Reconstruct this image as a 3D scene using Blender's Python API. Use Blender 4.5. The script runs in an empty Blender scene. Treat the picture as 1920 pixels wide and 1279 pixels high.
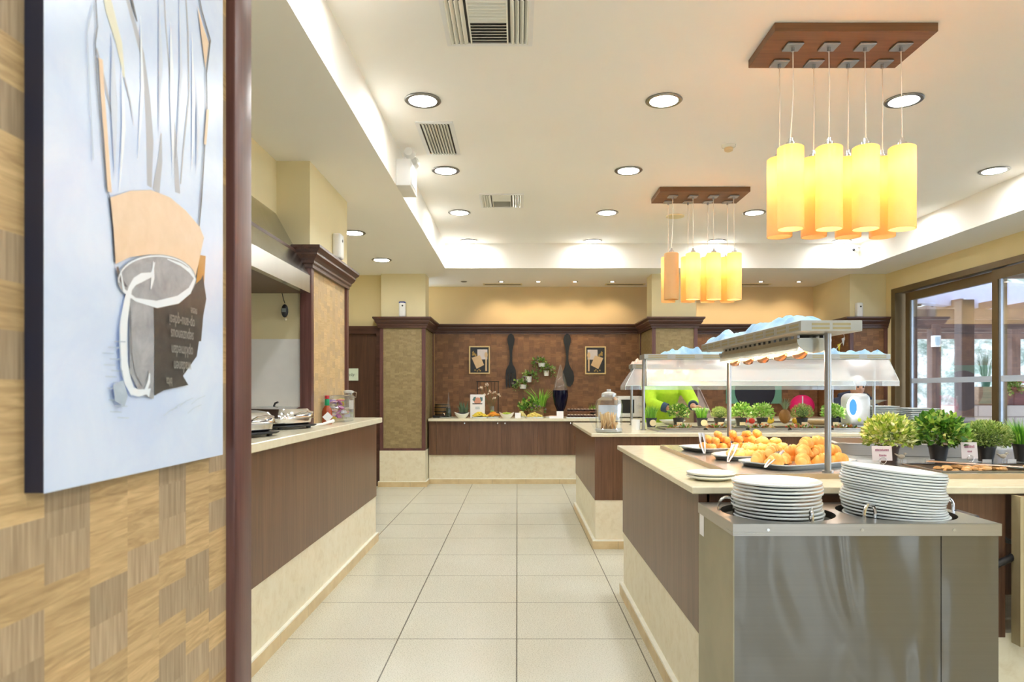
import bpy, bmesh, math, random
from mathutils import Vector, Matrix
sc = bpy.context.scene
COL = sc.collection
R = math.radians
PI = math.pi
# ------------------------------------------------------------------ camera, world, sun, exposure
H = 1.257          # lens height; the room is measured from it
F = 1304.0         # focal length in pixels of the 1920 wide frame
cam_d = bpy.data.cameras.new('camera'); cam = bpy.data.objects.new('camera', cam_d); COL.objects.link(cam)
cam.location = (0, 0, H); cam.rotation_euler = (PI/2, 0, 0)
cam_d.sensor_width = 36; cam_d.lens = F/1920*36
cam_d.shift_x = -10/1920; cam_d.shift_y = 92.5/1920
cam_d.clip_start = 0.05; cam_d.clip_end = 300
cam_d.dof.use_dof = True; cam_d.dof.focus_distance = 3.6; cam_d.dof.aperture_fstop = 6.3
sc.camera = cam
w = bpy.data.worlds.new('sky'); sc.world = w; w.use_nodes = True
bg = w.node_tree.nodes['Background']; bg.inputs[0].default_value = (0.74, 0.86, 1.0, 1); bg.inputs[1].default_value = 1.45
sun_d = bpy.data.lights.new('sun', 'SUN'); sun_d.energy = 1.5; sun_d.angle = R(1.5); sun_d.color = (1, .96, .9)
sun = bpy.data.objects.new('sun', sun_d); COL.objects.link(sun); sun.rotation_euler = (R(24), R(-38), 0)
sc.view_settings.view_transform = 'Standard'; sc.view_settings.look = 'None'
sc.view_settings.exposure = 1.86; sc.view_settings.gamma = 1.0
sc.view_settings.use_curve_mapping = False
sc.cycles.max_bounces = 10; sc.cycles.diffuse_bounces = 8; sc.cycles.glossy_bounces = 4
sc.cycles.transparent_max_bounces = 12; sc.cycles.transmission_bounces = 6
sc.cycles.caustics_reflective = False; sc.cycles.caustics_refractive = False
sc.cycles.sample_clamp_indirect = 10
sc.cycles.use_denoising = True
LAMP = 35.5        # strength of the ceiling downlight lenses

# ------------------------------------------------------------------ node helpers
class NT:
    def __init__(s, name):
        s.m = bpy.data.materials.new(name); s.m.use_nodes = True
        s.t = s.m.node_tree; s.b = s.t.nodes['Principled BSDF']
    def n(s, typ, **kw):
        nd = s.t.nodes.new(typ)
        for k, v in kw.items(): setattr(nd, k, v)
        return nd
    def put(s, sock, v):
        if isinstance(v, bpy.types.NodeSocket): s.t.links.new(v, sock)
        elif v is not None: sock.default_value = v
    def math(s, op, a, b=None, c=None):
        nd = s.n('ShaderNodeMath', operation=op)
        s.put(nd.inputs[0], a); s.put(nd.inputs[1], b); s.put(nd.inputs[2], c)
        return nd.outputs[0]
    def comb(s, x, y, z=0.0):
        nd = s.n('ShaderNodeCombineXYZ'); s.put(nd.inputs[0], x); s.put(nd.inputs[1], y); s.put(nd.inputs[2], z)
        return nd.outputs[0]
    def pos(s, world=False):
        if world: return s.n('ShaderNodeNewGeometry').outputs['Position']
        return s.n('ShaderNodeTexCoord').outputs['Object']
    def xyz(s, v):
        nd = s.n('ShaderNodeSeparateXYZ'); s.put(nd.inputs[0], v); return nd.outputs
    def mapping(s, v, scale=(1, 1, 1), loc=(0, 0, 0)):
        nd = s.n('ShaderNodeMapping'); s.put(nd.inputs[0], v)
        nd.inputs['Scale'].default_value = scale; nd.inputs['Location'].default_value = loc
        return nd.outputs[0]
    def noise(s, v, scale=5, detail=3, rough=.5, dist=0.0):
        nd = s.n('ShaderNodeTexNoise'); s.put(nd.inputs['Vector'], v)
        nd.inputs['Scale'].default_value = scale; nd.inputs['Detail'].default_value = detail
        nd.inputs['Roughness'].default_value = rough; nd.inputs['Distortion'].default_value = dist
        return nd.outputs[0]
    def ramp(s, f, stops):
        nd = s.n('ShaderNodeValToRGB'); s.put(nd.inputs[0], f); e = nd.color_ramp.elements
        e[0].position, e[0].color = stops[0][0], (*stops[0][1], 1)
        e[1].position, e[1].color = stops[-1][0], (*stops[-1][1], 1)
        for p, c in stops[1:-1]:
            x = e.new(p); x.color = (*c, 1)
        return nd.outputs[0]
    def mix(s, f, a, b, mode='MIX'):
        nd = s.n('ShaderNodeMix', data_type='RGBA', blend_type=mode)
        s.put(nd.inputs[0], f)
        for k, v in ((6, a), (7, b)):
            if isinstance(v, tuple) and len(v) == 3: v = (*v, 1)
            s.put(nd.inputs[k], v)
        return nd.outputs[2]
    def bump(s, h, strength=.3, dist=.002):
        nd = s.n('ShaderNodeBump'); s.put(nd.inputs['Height'], h)
        nd.inputs['Strength'].default_value = strength; nd.inputs['Distance'].default_value = dist
        s.t.links.new(nd.outputs[0], s.b.inputs['Normal'])
    def fin(s, col=None, rough=.5, metal=0, spec=.5, **kw):
        if col is not None:
            if isinstance(col, tuple): col = (*col, 1)
            s.put(s.b.inputs['Base Color'], col)
        s.put(s.b.inputs['Roughness'], rough); s.put(s.b.inputs['Metallic'], metal)
        s.b.inputs['Specular IOR Level'].default_value = spec
        for k, v in kw.items():
            s.put(s.b.inputs[k.replace('_', ' ')], v)
        return s.m
def plain(name, col, rough=.5, metal=0, spec=.5, var=.06, scale=12, bump=0, **kw):
    t = NT(name)
    f = t.noise(t.pos(), scale, 3)
    a = tuple(max(0, c*(1-var)) for c in col); b = tuple(min(1, c*(1+var)) for c in col)
    c = t.ramp(f, [(.3, a), (.7, b)])
    if bump: t.bump(f, bump, .003)
    return t.fin(c, rough, metal, spec, **kw)
def wood(name, dark, light, axis='z', rough=.38, fine=1.0, spec=.5):
    t = NT(name); p = t.pos(True)
    s1 = {'z': (16, 16, .9), 'x': (.9, 16, 16), 'y': (16, .9, 16)}[axis]
    s2 = {'z': (140, 140, 4), 'x': (4, 140, 140), 'y': (140, 4, 140)}[axis]
    a = t.noise(t.mapping(p, tuple(v*fine for v in s1)), 1, 4, .6, 1.2)
    b = t.noise(t.mapping(p, tuple(v*fine for v in s2)), 1, 2, .6)
    f = t.math('ADD', t.math('MULTIPLY', a, .65), t.math('MULTIPLY', b, .35))
    c = t.ramp(f, [(.33, dark), (.5, tuple((x+y)/2 for x, y in zip(dark, light))), (.66, light)])
    t.bump(b, .12, .001)
    return t.fin(c, rough, 0, spec)
def parquet(name, a, b, hd, hl, vd, vl, rough=.5, bump=.25, bias=.5, gs=1.0, blur=1.0):
    """wall cladding of small veneer blocks: level grain in some, upright grain in the others"""
    t = NT(name); X = t.xyz(t.pos(True))
    u = t.math('ADD', X[0], X[1]); v = X[2]
    cu = t.math('FLOOR', t.math('DIVIDE', u, a))
    vv = t.math('ADD', t.math('DIVIDE', v, b), t.math('MULTIPLY', cu, .5))
    cv = t.math('FLOOR', vv)
    def wn(k):
        nd = t.n('ShaderNodeTexWhiteNoise', noise_dimensions='3D'); t.put(nd.inputs['Vector'], t.comb(cu, cv, float(k)))
        return nd.outputs['Value']
    r1, r2 = wn(1), wn(5)
    ori = t.math('GREATER_THAN', r1, bias)
    off = t.math('MULTIPLY', r2, 13.0)
    nh = t.noise(t.comb(t.math('ADD', t.math('MULTIPLY', u, 9*gs), off), t.math('ADD', t.math('MULTIPLY', v, 95*gs), off), off), 1, 3, .6, .9)
    nv = t.noise(t.comb(t.math('MULTIPLY', u, 190*gs), t.math('MULTIPLY', v, 9*gs), off), 1, 2, .6)
    ch = t.ramp(nh, [(.3, hd), (.7, hl)]); cvv = t.ramp(nv, [(.3, vd), (.7, vl)])
    c = t.mix(ori, ch, cvv)
    val = t.math('ADD', t.math('MULTIPLY', r2, .38*blur), 1-.19*blur)
    c2 = t.mix(1.0, c, t.comb(val, val, val), 'MULTIPLY')
    t.bump(t.math('ADD', t.math('MULTIPLY', ori, .3), t.math('MULTIPLY', nh, .4)), bump, .002)
    return t.fin(c2, rough)
def steel(name, col=(.62, .62, .6), rough=.28, axis=(2, 2, 120), amt=.12, metal=1.0):
    t = NT(name); f = t.noise(t.mapping(t.pos(True), axis), 1, 3, .6)
    g = t.noise(t.pos(True), 3.0, 2)
    r = t.math('ADD', t.math('MULTIPLY', f, amt), t.math('ADD', t.math('MULTIPLY', g, .1), rough-.08))
    c = t.ramp(f, [(.3, tuple(x*.88 for x in col)), (.7, col)])
    t.bump(f, .02, .0004)
    return t.fin(c, r, metal)
def emit(name, col, s):
    t = NT(name); return t.fin((.0, .0, .0), .5, Emission_Color=(*col, 1), Emission_Strength=s)
def glass(name, tint=(.9, .95, .95), veil=.12, gloss=.12, rough=.04, col=None, fres=.7):
    t = NT(name); t.t.nodes.remove(t.b)
    tr = t.n('ShaderNodeBsdfTransparent'); tr.inputs[0].default_value = (*tint, 1)
    gl = t.n('ShaderNodeBsdfGlossy'); gl.inputs['Roughness'].default_value = rough; gl.inputs[0].default_value = (1, 1, 1, 1)
    df = t.n('ShaderNodeBsdfDiffuse'); df.inputs[0].default_value = (*(col or (.9, .93, .95)), 1)
    m1 = t.n('ShaderNodeMixShader'); m2 = t.n('ShaderNodeMixShader')
    fr = t.n('ShaderNodeLayerWeight'); fr.inputs[0].default_value = .35
    f = t.math('ADD', t.math('MULTIPLY', fr.outputs['Fresnel'], fres), gloss)
    t.put(m1.inputs[0], t.math('MINIMUM', f, .9)); t.t.links.new(tr.outputs[0], m1.inputs[1]); t.t.links.new(gl.outputs[0], m1.inputs[2])
    m2.inputs[0].default_value = veil; t.t.links.new(m1.outputs[0], m2.inputs[1]); t.t.links.new(df.outputs[0], m2.inputs[2])
    t.t.links.new(m2.outputs[0], t.t.nodes['Material Output'].inputs[0])
    return t.m
def leafm(name, stops, rough=.45):
    t = NT(name); g = t.n('ShaderNodeNewGeometry')
    c = t.ramp(g.outputs['Random Per Island'], stops)
    return t.fin(c, rough, 0, .4, Subsurface_Weight=0.0)

M = {}
M['ceiling'] = plain('ceiling_paint', (.94, .92, .87), .75, var=.01, scale=1.5)
M['cove'] = plain('cove_paint', (.94, .92, .87), .7, var=.01, scale=1.5)
M['yellow'] = plain('yellow_wall_paint', (.78, .66, .37), .7, var=.02, scale=3)
M['cream'] = plain('cream_wall_paint', (.80, .71, .45), .7, var=.02, scale=3)
M['sand'] = plain('sand_wall_paint', (.80, .63, .36), .7, var=.02, scale=3)
t = NT('floor_tiles'); p = t.pos(True)
bk = t.n('ShaderNodeTexBrick', offset=0.0, squash=1.0)
t.put(bk.inputs['Vector'], t.mapping(p, (1, 1, 1), (0.003, -0.517, 0)))
for k, v in (('Scale', 1.0), ('Mortar Size', .0034), ('Mortar Smooth', .1), ('Brick Width', .6), ('Row Height', .6)): bk.inputs[k].default_value = v
nz = t.noise(p, 1.3, 4); cc = t.ramp(nz, [(.3, (.585, .575, .475)), (.7, (.64, .635, .545))])
t.put(bk.inputs['Color1'], cc); t.put(bk.inputs['Color2'], cc); bk.inputs['Mortar'].default_value = (.13, .12, .09, 1)
fine = t.noise(p, 160, 2)
M['floor'] = t.fin(bk.outputs['Color'], t.math('ADD', t.math('MULTIPLY', fine, .12), .22), 0, .5)
t = NT('cream_stone'); p = t.pos(True)
c = t.ramp(t.noise(p, 14, 5, .7, .6), [(.25, (.66, .58, .40)), (.5, (.76, .70, .53)), (.75, (.80, .75, .60))])
M['stone'] = t.fin(c, .45)
t = NT('worktop_stone'); p = t.pos(True)
c = t.ramp(t.noise(p, 26, 4, .6, .3), [(.3, (.76, .69, .50)), (.7, (.82, .765, .58))])
M['worktop'] = t.fin(c, .22)
t = NT('skirting_tile'); p = t.pos(True)
bk = t.n('ShaderNodeTexBrick', offset=0.0); X = t.xyz(p)
t.put(bk.inputs['Vector'], t.comb(t.math('ADD', X[0], X[1]), 0.5))
for k, v in (('Scale', 1.0), ('Mortar Size', .002), ('Brick Width', .45), ('Row Height', 1.0)): bk.inputs[k].default_value = v
cc = t.ramp(t.noise(p, 9, 3), [(.3, (.58, .44, .24)), (.7, (.70, .57, .34))])
t.put(bk.inputs['Color1'], cc); t.put(bk.inputs['Color2'], cc); bk.inputs['Mortar'].default_value = (.4, .32, .2, 1)
M['skirt'] = t.fin(bk.outputs['Color'], .35)
M['caulk'] = plain('white_joint', (.86, .85, .76), .5)
M['wood'] = wood('brown_laminate', (.090, .042, .022), (.19, .095, .050), 'z', .33)
M['wood_dark'] = wood('dark_laminate', (.05, .02, .012), (.10, .042, .022), 'z', .4)
M['wood_x'] = wood('brown_moulding', (.045, .017, .012), (.105, .045, .03), 'x', .32)
M['wood_y'] = wood('brown_moulding_side', (.045, .017, .012), (.105, .045, .03), 'y', .32)
M['post'] = wood('mahogany_post', (.075, .028, .026), (.16, .068, .06), 'z', .35)
M['wood_pend'] = wood('pendant_board_wood', (.14, .06, .02), (.23, .11, .045), 'x', .45)
M['oak'] = parquet('oak_block_cladding', .098, .0605, (.37, .245, .115), (.62, .44, .225), (.30, .215, .13), (.46, .35, .225), .5, .35, .52, blur=.6)
M['oak_far'] = parquet('light_block_cladding', .075, .05, (.50, .34, .16), (.62, .45, .23), (.44, .31, .16), (.56, .41, .23), .55, .3, .5, blur=.5)
M['brown_blocks'] = parquet('brown_block_cladding', .078, .049, (.19, .088, .036), (.31, .155, .068), (.155, .072, .032), (.24, .115, .052), .5, .3, .5, blur=.7)
M['weave'] = parquet('woven_olive_cladding', .055, .028, (.25, .185, .085), (.36, .27, .135), (.22, .16, .07), (.31, .23, .11), .6, .4, .45, 1.5, .35)
M['steel'] = steel('brushed_steel', (.52, .49, .45))
M['steel_v'] = steel('brushed_steel_upright', (.33, .33, .31), .27, (25, 25, .8), .05)
t = NT('trolley_front_steel')
f = t.noise(t.mapping(t.pos(True), (1.2, 1.2, 160)), 1, 3, .6); g = t.noise(t.pos(True), 2.2, 3)
tg = t.n('ShaderNodeTangent', direction_type='RADIAL', axis='Z'); t.t.links.new(tg.outputs[0], t.b.inputs['Tangent'])
t.bump(t.noise(t.mapping(t.pos(True), (3.2, 1, .8), (0.4, 0, 0)), 1, 2, .5, .6), 1.0, .08)
M['steel_v'] = t.fin(t.ramp(f, [(.3, (.20, .188, .165)), (.7, (.21, .198, .175))]), t.math('ADD', t.math('MULTIPLY', g, .12), .27), 1.0, Anisotropic=.85, Anisotropic_Rotation=.25)
M['steel_side'] = plain('steel_side_panel', (.35, .32, .22), .42, .6, var=.12, scale=5)
M['chrome'] = plain('chrome', (.75, .75, .76), .12, 1)
M['alu'] = plain('satin_aluminium', (.42, .42, .42), .33, 1)
M['hous'] = plain('housing_steel', (.40, .40, .37), .4, .8)
M['iron'] = plain('black_iron', (.02, .02, .02), .5, .3)
M['black'] = plain('black_plastic', (.018, .018, .02), .4)
M['navy'] = plain('navy_pot_plastic', (.018, .022, .04), .45)
M['brownpot'] = plain('brown_pot_plastic', (.09, .055, .045), .5)
M['dark_hole'] = plain('dark_steel_inside', (.06, .055, .04), .5, .6)
M['white'] = plain('white_plastic', (.85, .85, .84), .35, var=.02)
M['paper'] = plain('white_card', (.86, .85, .86), .6, var=.02)
M['china'] = plain('white_china', (.80, .85, .86), .12, var=.015)
M['cream_china'] = plain('cream_china', (.84, .84, .76), .15, var=.015)
M['lamp'] = emit('downlight_lens', (.98, 1.0, 1.0), LAMP)
M['lamp_small'] = emit('spotlight_lens', (1.0, .88, .66), 12)
M['lamp_off'] = plain('unlit_bulb', (.3, .27, .22), .3)
M['steel_ring'] = plain('satin_ring', (.30, .29, .27), .3, 1)
M['bronze'] = plain('bronze_window_frame', (.155, .105, .045), .38, .45, var=.04)
M['seal'] = plain('dark_seal', (.02, .015, .012), .6)
M['wglass'] = glass('window_glass', (.97, .99, 1.0), .0, .02, .01, None, .4)
M['guard'] = glass('sneeze_guard_glass', (.93, .96, .97), .36, .22, .10, (.97, .98, 1.0))  # white veil mixed in as the bright ceiling reflection on the panes
M['guard_lip'] = glass('sneeze_guard_edge', (.80, .86, .88), .26, .10, .1, (.70, .76, .80))
M['clear'] = glass('clear_glass', (.965, .985, .985), .03, .03, .05, None, .28)
M['frost_band'] = glass('frosted_band', (.8, .88, .95), .72, .05, .3, (.62, .68, .76))

# ------------------------------------------------------------------ mesh helpers
WO = {}            # world origin of every object, so that parts may be drawn in world coordinates
def worg(o):
    return WO.get(o.name, Vector((0, 0, 0)))
class MB:
    def __init__(s): s.v = []; s.f = []; s.mi = []; s.sm = []
    def add(s, vs, fs, mi=0, smooth=False):
        k = len(s.v); s.v += [Vector(p) for p in vs]
        for f in fs: s.f.append([i+k for i in f]); s.mi.append(mi); s.sm.append(smooth)
        return s
    def box(s, x0, x1, y0, y1, z0, z1, mi=0):
        vs = [(x, y, z) for x in (x0, x1) for y in (y0, y1) for z in (z0, z1)]
        return s.add(vs, [(0, 1, 3, 2), (4, 6, 7, 5), (0, 4, 5, 1), (2, 3, 7, 6), (0, 2, 6, 4), (1, 5, 7, 3)], mi)
    def rbox(s, c, d, r=.01, seg=2, mi=0, rot=None):
        """box with rounded edges"""
        bm = bmesh.new(); bmesh.ops.create_cube(bm, size=1)
        for v in bm.verts: v.co = Vector((v.co.x*d[0], v.co.y*d[1], v.co.z*d[2]))
        bmesh.ops.bevel(bm, geom=bm.edges[:], offset=min(r, min(d)*.49), segments=seg, affect='EDGES', profile=.5)
        if rot is not None:
            for v in bm.verts: v.co = rot @ v.co
        for v in bm.verts: v.co += Vector(c)
        bm.verts.index_update()
        s.add([v.co.copy() for v in bm.verts], [[v.index for v in f.verts] for f in bm.faces], mi, seg > 1); bm.free(); return s
    def prism(s, pts, axis, a, b, mi=0):
        """closed outline (2-D points) pushed along an axis from a to b"""
        n = len(pts)
        def P(p, h):
            return {'x': (h, p[0], p[1]), 'y': (p[0], h, p[1]), 'z': (p[0], p[1], h)}[axis]
        vs = [P(p, a) for p in pts]+[P(p, b) for p in pts]
        fs = [[i, (i+1) % n, n+(i+1) % n, n+i] for i in range(n)]+[list(range(n))[::-1], [n+i for i in range(n)]]
        return s.add(vs, fs, mi)
    def lathe(s, prof, c=(0, 0, 0), n=24, mi=0, smooth=True, ax='z', sx=1, sy=1):
        vs = []; fs = []; m = len(prof)
        for i in range(n):
            a = 2*PI*i/n
            for r, z in prof:
                p = (r*math.cos(a)*sx, r*math.sin(a)*sy, z)
                if ax == 'y': p = (p[0], z, p[1])
                if ax == 'x': p = (z, p[0], p[1])
                vs.append(Vector(p)+Vector(c))
        for i in range(n):
            j = (i+1) % n
            for k in range(m-1): fs.append([i*m+k, j*m+k, j*m+k+1, i*m+k+1])
        return s.add(vs, fs, mi, smooth)
    def cyl(s, c, r, h, n=20, mi=0, ax='z', r2=None):
        r2 = r if r2 is None else r2
        return s.lathe([(0, 0), (r, 0), (r, .0001), (r2, h-.0001), (r2, h), (0, h)], c, n, mi, n > 8, ax)
    def tube(s, pts, r, n=8, mi=0, cap=True, ry=None):
        pts = [Vector(p) for p in pts]; vs = []; fs = []; m = len(pts)
        rr = r if isinstance(r, (list, tuple)) else [r]*m
        ref = Vector((0, 0, 1))
        if abs((pts[-1]-pts[0]).normalized().z) > .9: ref = Vector((0, 1, 0))
        for i, p in enumerate(pts):
            d = (pts[min(i+1, m-1)]-pts[max(i-1, 0)]).normalized()
            a = d.cross(ref)
            if a.length < 1e-4: a = d.cross(Vector((1, 0, 0)))
            a.normalize(); b = a.cross(d)
            for k in range(n):
                q = 2*PI*k/n; vs.append(p+a*math.cos(q)*rr[i]+b*math.sin(q)*rr[i]*(ry or 1))
        for i in range(m-1):
            for k in range(n): fs.append([i*n+k, i*n+(k+1) % n, (i+1)*n+(k+1) % n, (i+1)*n+k])
        if cap: fs += [list(range(n))[::-1], [(m-1)*n+k for k in range(n)]]
        return s.add(vs, fs, mi, True)
    def ball(s, c, r, mi=0, n=12, sz=(1, 1, 1)):
        vs = []; fs = []; m = n//2+1
        for j in range(m):
            th = PI*j/(m-1)
            for i in range(n):
                a = 2*PI*i/n
                vs.append((c[0]+r*sz[0]*math.sin(th)*math.cos(a), c[1]+r*sz[1]*math.sin(th)*math.sin(a), c[2]+r*sz[2]*math.cos(th)))
        for j in range(m-1):
            for i in range(n): fs.append([j*n+i, (j+1)*n+i, (j+1)*n+(i+1) % n, j*n+(i+1) % n])
        return s.add(vs, fs, mi, True)
    def poly(s, pts, mi=0): return s.add(pts, [list(range(len(pts)))], mi)
    def xform(s, mat, start=0):
        for i in range(start, len(s.v)): s.v[i] = mat @ s.v[i]
        return s
    def build(s, name, mats, parent=None, world=True, base=False, fixn=True, loc=None):
        if not isinstance(mats, (list, tuple)): mats = [mats]
        mats = [M[x] if isinstance(x, str) else x for x in mats]
        org = Vector((0, 0, 0))
        if parent is not None: org = worg(parent)
        elif base:
            xs = [v.x for v in s.v]; ys = [v.y for v in s.v]; zs = [v.z for v in s.v]
            org = Vector(((min(xs)+max(xs))/2, (min(ys)+max(ys))/2, min(zs)))
        me = bpy.data.meshes.new(name); me.from_pydata([v-org for v in s.v], [], s.f)
        for m in mats: me.materials.append(m)
        me.polygons.foreach_set('material_index', s.mi); me.polygons.foreach_set('use_smooth', s.sm)
        if fixn:
            bm = bmesh.new(); bm.from_mesh(me)
            bmesh.ops.remove_doubles(bm, verts=bm.verts, dist=1e-6)
            bmesh.ops.recalc_face_normals(bm, faces=bm.faces); bm.to_mesh(me); bm.free()
        me.update()
        if any(s.sm) and len(s.f) < 60000: me.set_sharp_from_angle(angle=R(38))
        o = bpy.data.objects.new(name, me); COL.objects.link(o)
        if parent is not None: o.parent = parent
        else: o.location = org
        WO[o.name] = org
        return o
def tag(o, label=None, cat=None, group=None, kind=None):
    if label: o['label'] = label
    if cat: o['category'] = cat
    if group: o['group'] = group
    if kind: o['kind'] = kind
    return o
def thing(name, label, cat, loc=(0, 0, 0), group=None, rz=0):
    o = bpy.data.objects.new(name, None); COL.objects.link(o); o.empty_display_size = .1
    o.location = loc; o.rotation_euler = (0, 0, rz); WO[o.name] = Vector(loc)
    return tag(o, label, cat, group)
def solo(mb, name, mats, label, cat, group=None, kind=None, **kw):
    return tag(mb.build(name, mats, None, base=True, **kw), label, cat, group, kind)
def struct(mb, name, mats, parent=None):
    o = mb.build(name, mats, parent)
    if parent is None: o['kind'] = 'structure'
    return o
KIDS = {}
def kids(o):
    return [c for c in bpy.data.objects if c.parent == o]
def dup(root, loc, rz=0, label=None, rot=None, scale=None, group=None, _k=None):
    r = root.copy(); COL.objects.link(r); r.location = loc
    r.rotation_euler = rot if rot is not None else (0, 0, rz)
    if scale is not None: r.scale = scale if isinstance(scale, (tuple, list)) else (scale,)*3
    if label: r['label'] = label
    if group: r['group'] = group
    for ch in _k if _k is not None else kids(root):
        c = ch.copy(); COL.objects.link(c); c.parent = r
        for g in kids(ch):
            d = g.copy(); COL.objects.link(d); d.parent = c
    return r
ORD = ['first', 'second', 'third', 'fourth', 'fifth', 'sixth', 'seventh', 'eighth', 'ninth', 'tenth', 'eleventh', 'twelfth', 'thirteenth', 'fourteenth', 'fifteenth', 'sixteenth', 'seventeenth', 'eighteenth', 'nineteenth', 'twentieth']
def text_mb(txt, size, mat4, mb=None, mi=0, depth=.0006):
    """lettering as flat mesh, placed by a 4x4 matrix"""
    cu = bpy.data.curves.new('lettering', 'FONT'); cu.body = txt; cu.size = size; cu.align_x = 'CENTER'; cu.align_y = 'CENTER'
    cu.resolution_u = 2; cu.extrude = depth/2
    o = bpy.data.objects.new('lettering', cu); COL.objects.link(o)
    me = bpy.data.meshes.new_from_object(o.evaluated_get(bpy.context.evaluated_depsgraph_get()))
    mb = mb or MB(); mb.add([mat4 @ v.co for v in me.vertices], [list(p.vertices) for p in me.polygons], mi)
    bpy.data.objects.remove(o); bpy.data.meshes.remove(me); bpy.data.curves.remove(cu)
    return mb
def frame4(o, ux, uy):
    ux = Vector(ux).normalized(); uy = Vector(uy).normalized(); uz = ux.cross(uy)
    return Matrix(((ux.x, uy.x, uz.x, o[0]), (ux.y, uy.y, uz.y, o[1]), (ux.z, uy.z, uz.z, o[2]), (0, 0, 0, 1)))
# ------------------------------------------------------------------ room shell
ZH, ZS = 3.09, 2.78              # tray ceiling, lower ceiling around it
TX0, TX1, TY1, TY0 = -.90, 4.27, 8.67, -3.4
XW, YB, XL, YN = 4.83, 10.24, -3.2, -5.0
struct(MB().box(XL, XW+.3, YN, YB+.3, -.1, 0), 'floor', 'floor')
struct(MB().box(TX0-.02, TX1+.02, TY0-.02, TY1+.02, ZH, ZH+.08), 'ceiling', 'ceiling')
mb = MB()
mb.box(XL, TX0, YN, YB+.2, ZS, ZH+.1); mb.box(TX1, XW+.2, YN, YB+.2, ZS, ZH+.1)
mb.box(TX0, TX1, TY1, YB+.2, ZS, ZH+.1); mb.box(TX0, TX1, YN, TY0, ZS, ZH+.1)
struct(mb, 'ceiling_soffit', 'cove')
# walls
struct(MB().box(-1.6, XW, YB, YB+.15, 0, ZS), 'wall_back', 'sand')
struct(MB().box(XL, -1.25, 9.20, 9.35, 0, ZS), 'wall_back_left', 'yellow')
struct(MB().box(XL-.15, XL, YN, YB, 0, ZS), 'wall_left', 'yellow')
mb = MB()
for a, b in ((XL, -.6), (.5, 1.3), (2.3, 3.1), (4.2, XW)): mb.box(a, b, YN-.15, YN, 0, ZS)
for a, b in ((-.6, .5), (1.3, 2.3), (3.1, 4.2)): mb.box(a, b, YN-.15, YN, 2.35, ZS); mb.box(a, b, YN-.15, YN, 0, .15)
struct(mb, 'wall_front', 'wood_dark')
for k, (a, b) in enumerate(((-.6, .5), (1.3, 2.3), (3.1, 4.2))):  # unseen windows added behind the viewer for daylight streaks in the trolley steel
    wn_ = MB(); wn_.box(a, a+.07, YN-.1, YN-.02, .15, 2.35); wn_.box(b-.07, b, YN-.1, YN-.02, .15, 2.35); wn_.box(a+.07, b-.07, YN-.1, YN-.02, 2.27, 2.35); wn_.box(a+.07, b-.07, YN-.1, YN-.02, .15, .23)
    fr_ = struct(wn_, 'window_%d' % (k+2), 'bronze'); MB().box(a+.07, b-.07, YN-.07, YN-.06, .23, 2.27).build('pane', 'wglass', fr_)
mb = MB()
mb.box(XW, XW+.2, 8.95, YB+.15, 0, ZS); mb.box(XW, XW+.2, YN, 8.95, 2.554, ZS); mb.box(XW, XW+.2, YN, 1.0, 0, 2.554)
struct(mb, 'wall_right', 'yellow')
# kitchen recess on the left: wall above the hood, rear wall, end wall with white splash panel
struct(MB().box(-1.9, -1.60, 1.55, 4.62, 2.40, ZS), 'wall_kitchen_upper', 'cream')
struct(MB().box(-2.62, -2.5, 1.55, 4.80, 0, 2.6), 'wall_kitchen', 'cream')
struct(MB().box(-2.5, -1.443, 4.655, 4.669, 1.031, 2.6), 'wall_kitchen_end', 'cream')
mb = MB(); mb.box(-2.4999, -2.485, 1.6, 4.645, 1.031, 1.60); mb.box(-2.485, -1.443, 4.645, 4.6545, 1.031, 1.60)
struct(mb, 'trim_splash_panel', M['white'])
# block-clad partition at the left edge of the view, with its post
struct(MB().box(-.92, -.625, -1.6, 1.492, 0, ZH), 'wall_partition', 'oak')
o = struct(MB().rbox((-.755, 1.54, 1.55), (.30, .096, 3.08), .006, 2), 'trim_partition_post', 'post')

# downlights
def ring(mb, c, r0, r1, z0, z1, mi=0, n=32): return mb.lathe([(r1, z1), (r1+.004, (z0+z1)/2), (r1*.98, z0), (r0, z0+.001), (r0, z1)], c, n, mi)
dl = thing('downlight', '', 'ceiling light', (0, 0, 0), 'round recessed ceiling lights')
ring(MB(), (0, 0, 0), .088, .112, -.010, 0).build('trim_ring', 'steel_ring', dl)
MB().lathe([(0, -.0035), (.05, -.004), (.089, -.002), (.089, 0)], (0, 0, 0), 32).build('lens', 'lamp', dl)
rows = [('hidden behind the viewer', -2.6), ('behind the viewer', -1.2), ('overhead', .2), ('overhead', 1.6), ('overhead', 2.99), ('nearest', 4.39), ('second', 5.79), ('third', 7.16), ('farthest', 8.52)]
cols = [('leftmost column beside the white beam', -.597), ('second column from the left', .925), ('third column from the left', 2.44), ('rightmost column by the windows', 3.97)]
KD = kids(dl); first = True
for rn, y in rows:
    for cn, x in cols:
        if x == 2.44 and abs(y-5.79) < .01: pass
        lab = f'round recessed ceiling light, {rn} row, {cn}' if y > 3 else f'round recessed ceiling light out of view overhead, {cn}'
        if first: dl.location = (x, y, ZH); dl['label'] = lab; first = False
        else: dup(dl, (x, y, ZH), label=lab, _k=KD)
for y, lab in ((6.71, 'recessed light in lower left ceiling just past the stove pillar'), (8.10, 'recessed light in lower left ceiling nearest the dark door'), (2.2, 'recessed light in lower left ceiling above the cooking counter, unseen')):
    dup(dl, (-1.58 if y > 5 else -1.25, y, ZS), label=lab, _k=KD)
sp = thing('spotlight', '', 'ceiling light', (0, 0, 0), 'small spotlights along the back wall')
ring(MB(), (0, 0, 0), .026, .042, -.006, 0, n=20).build('trim_ring', 'steel_ring', sp)
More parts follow.
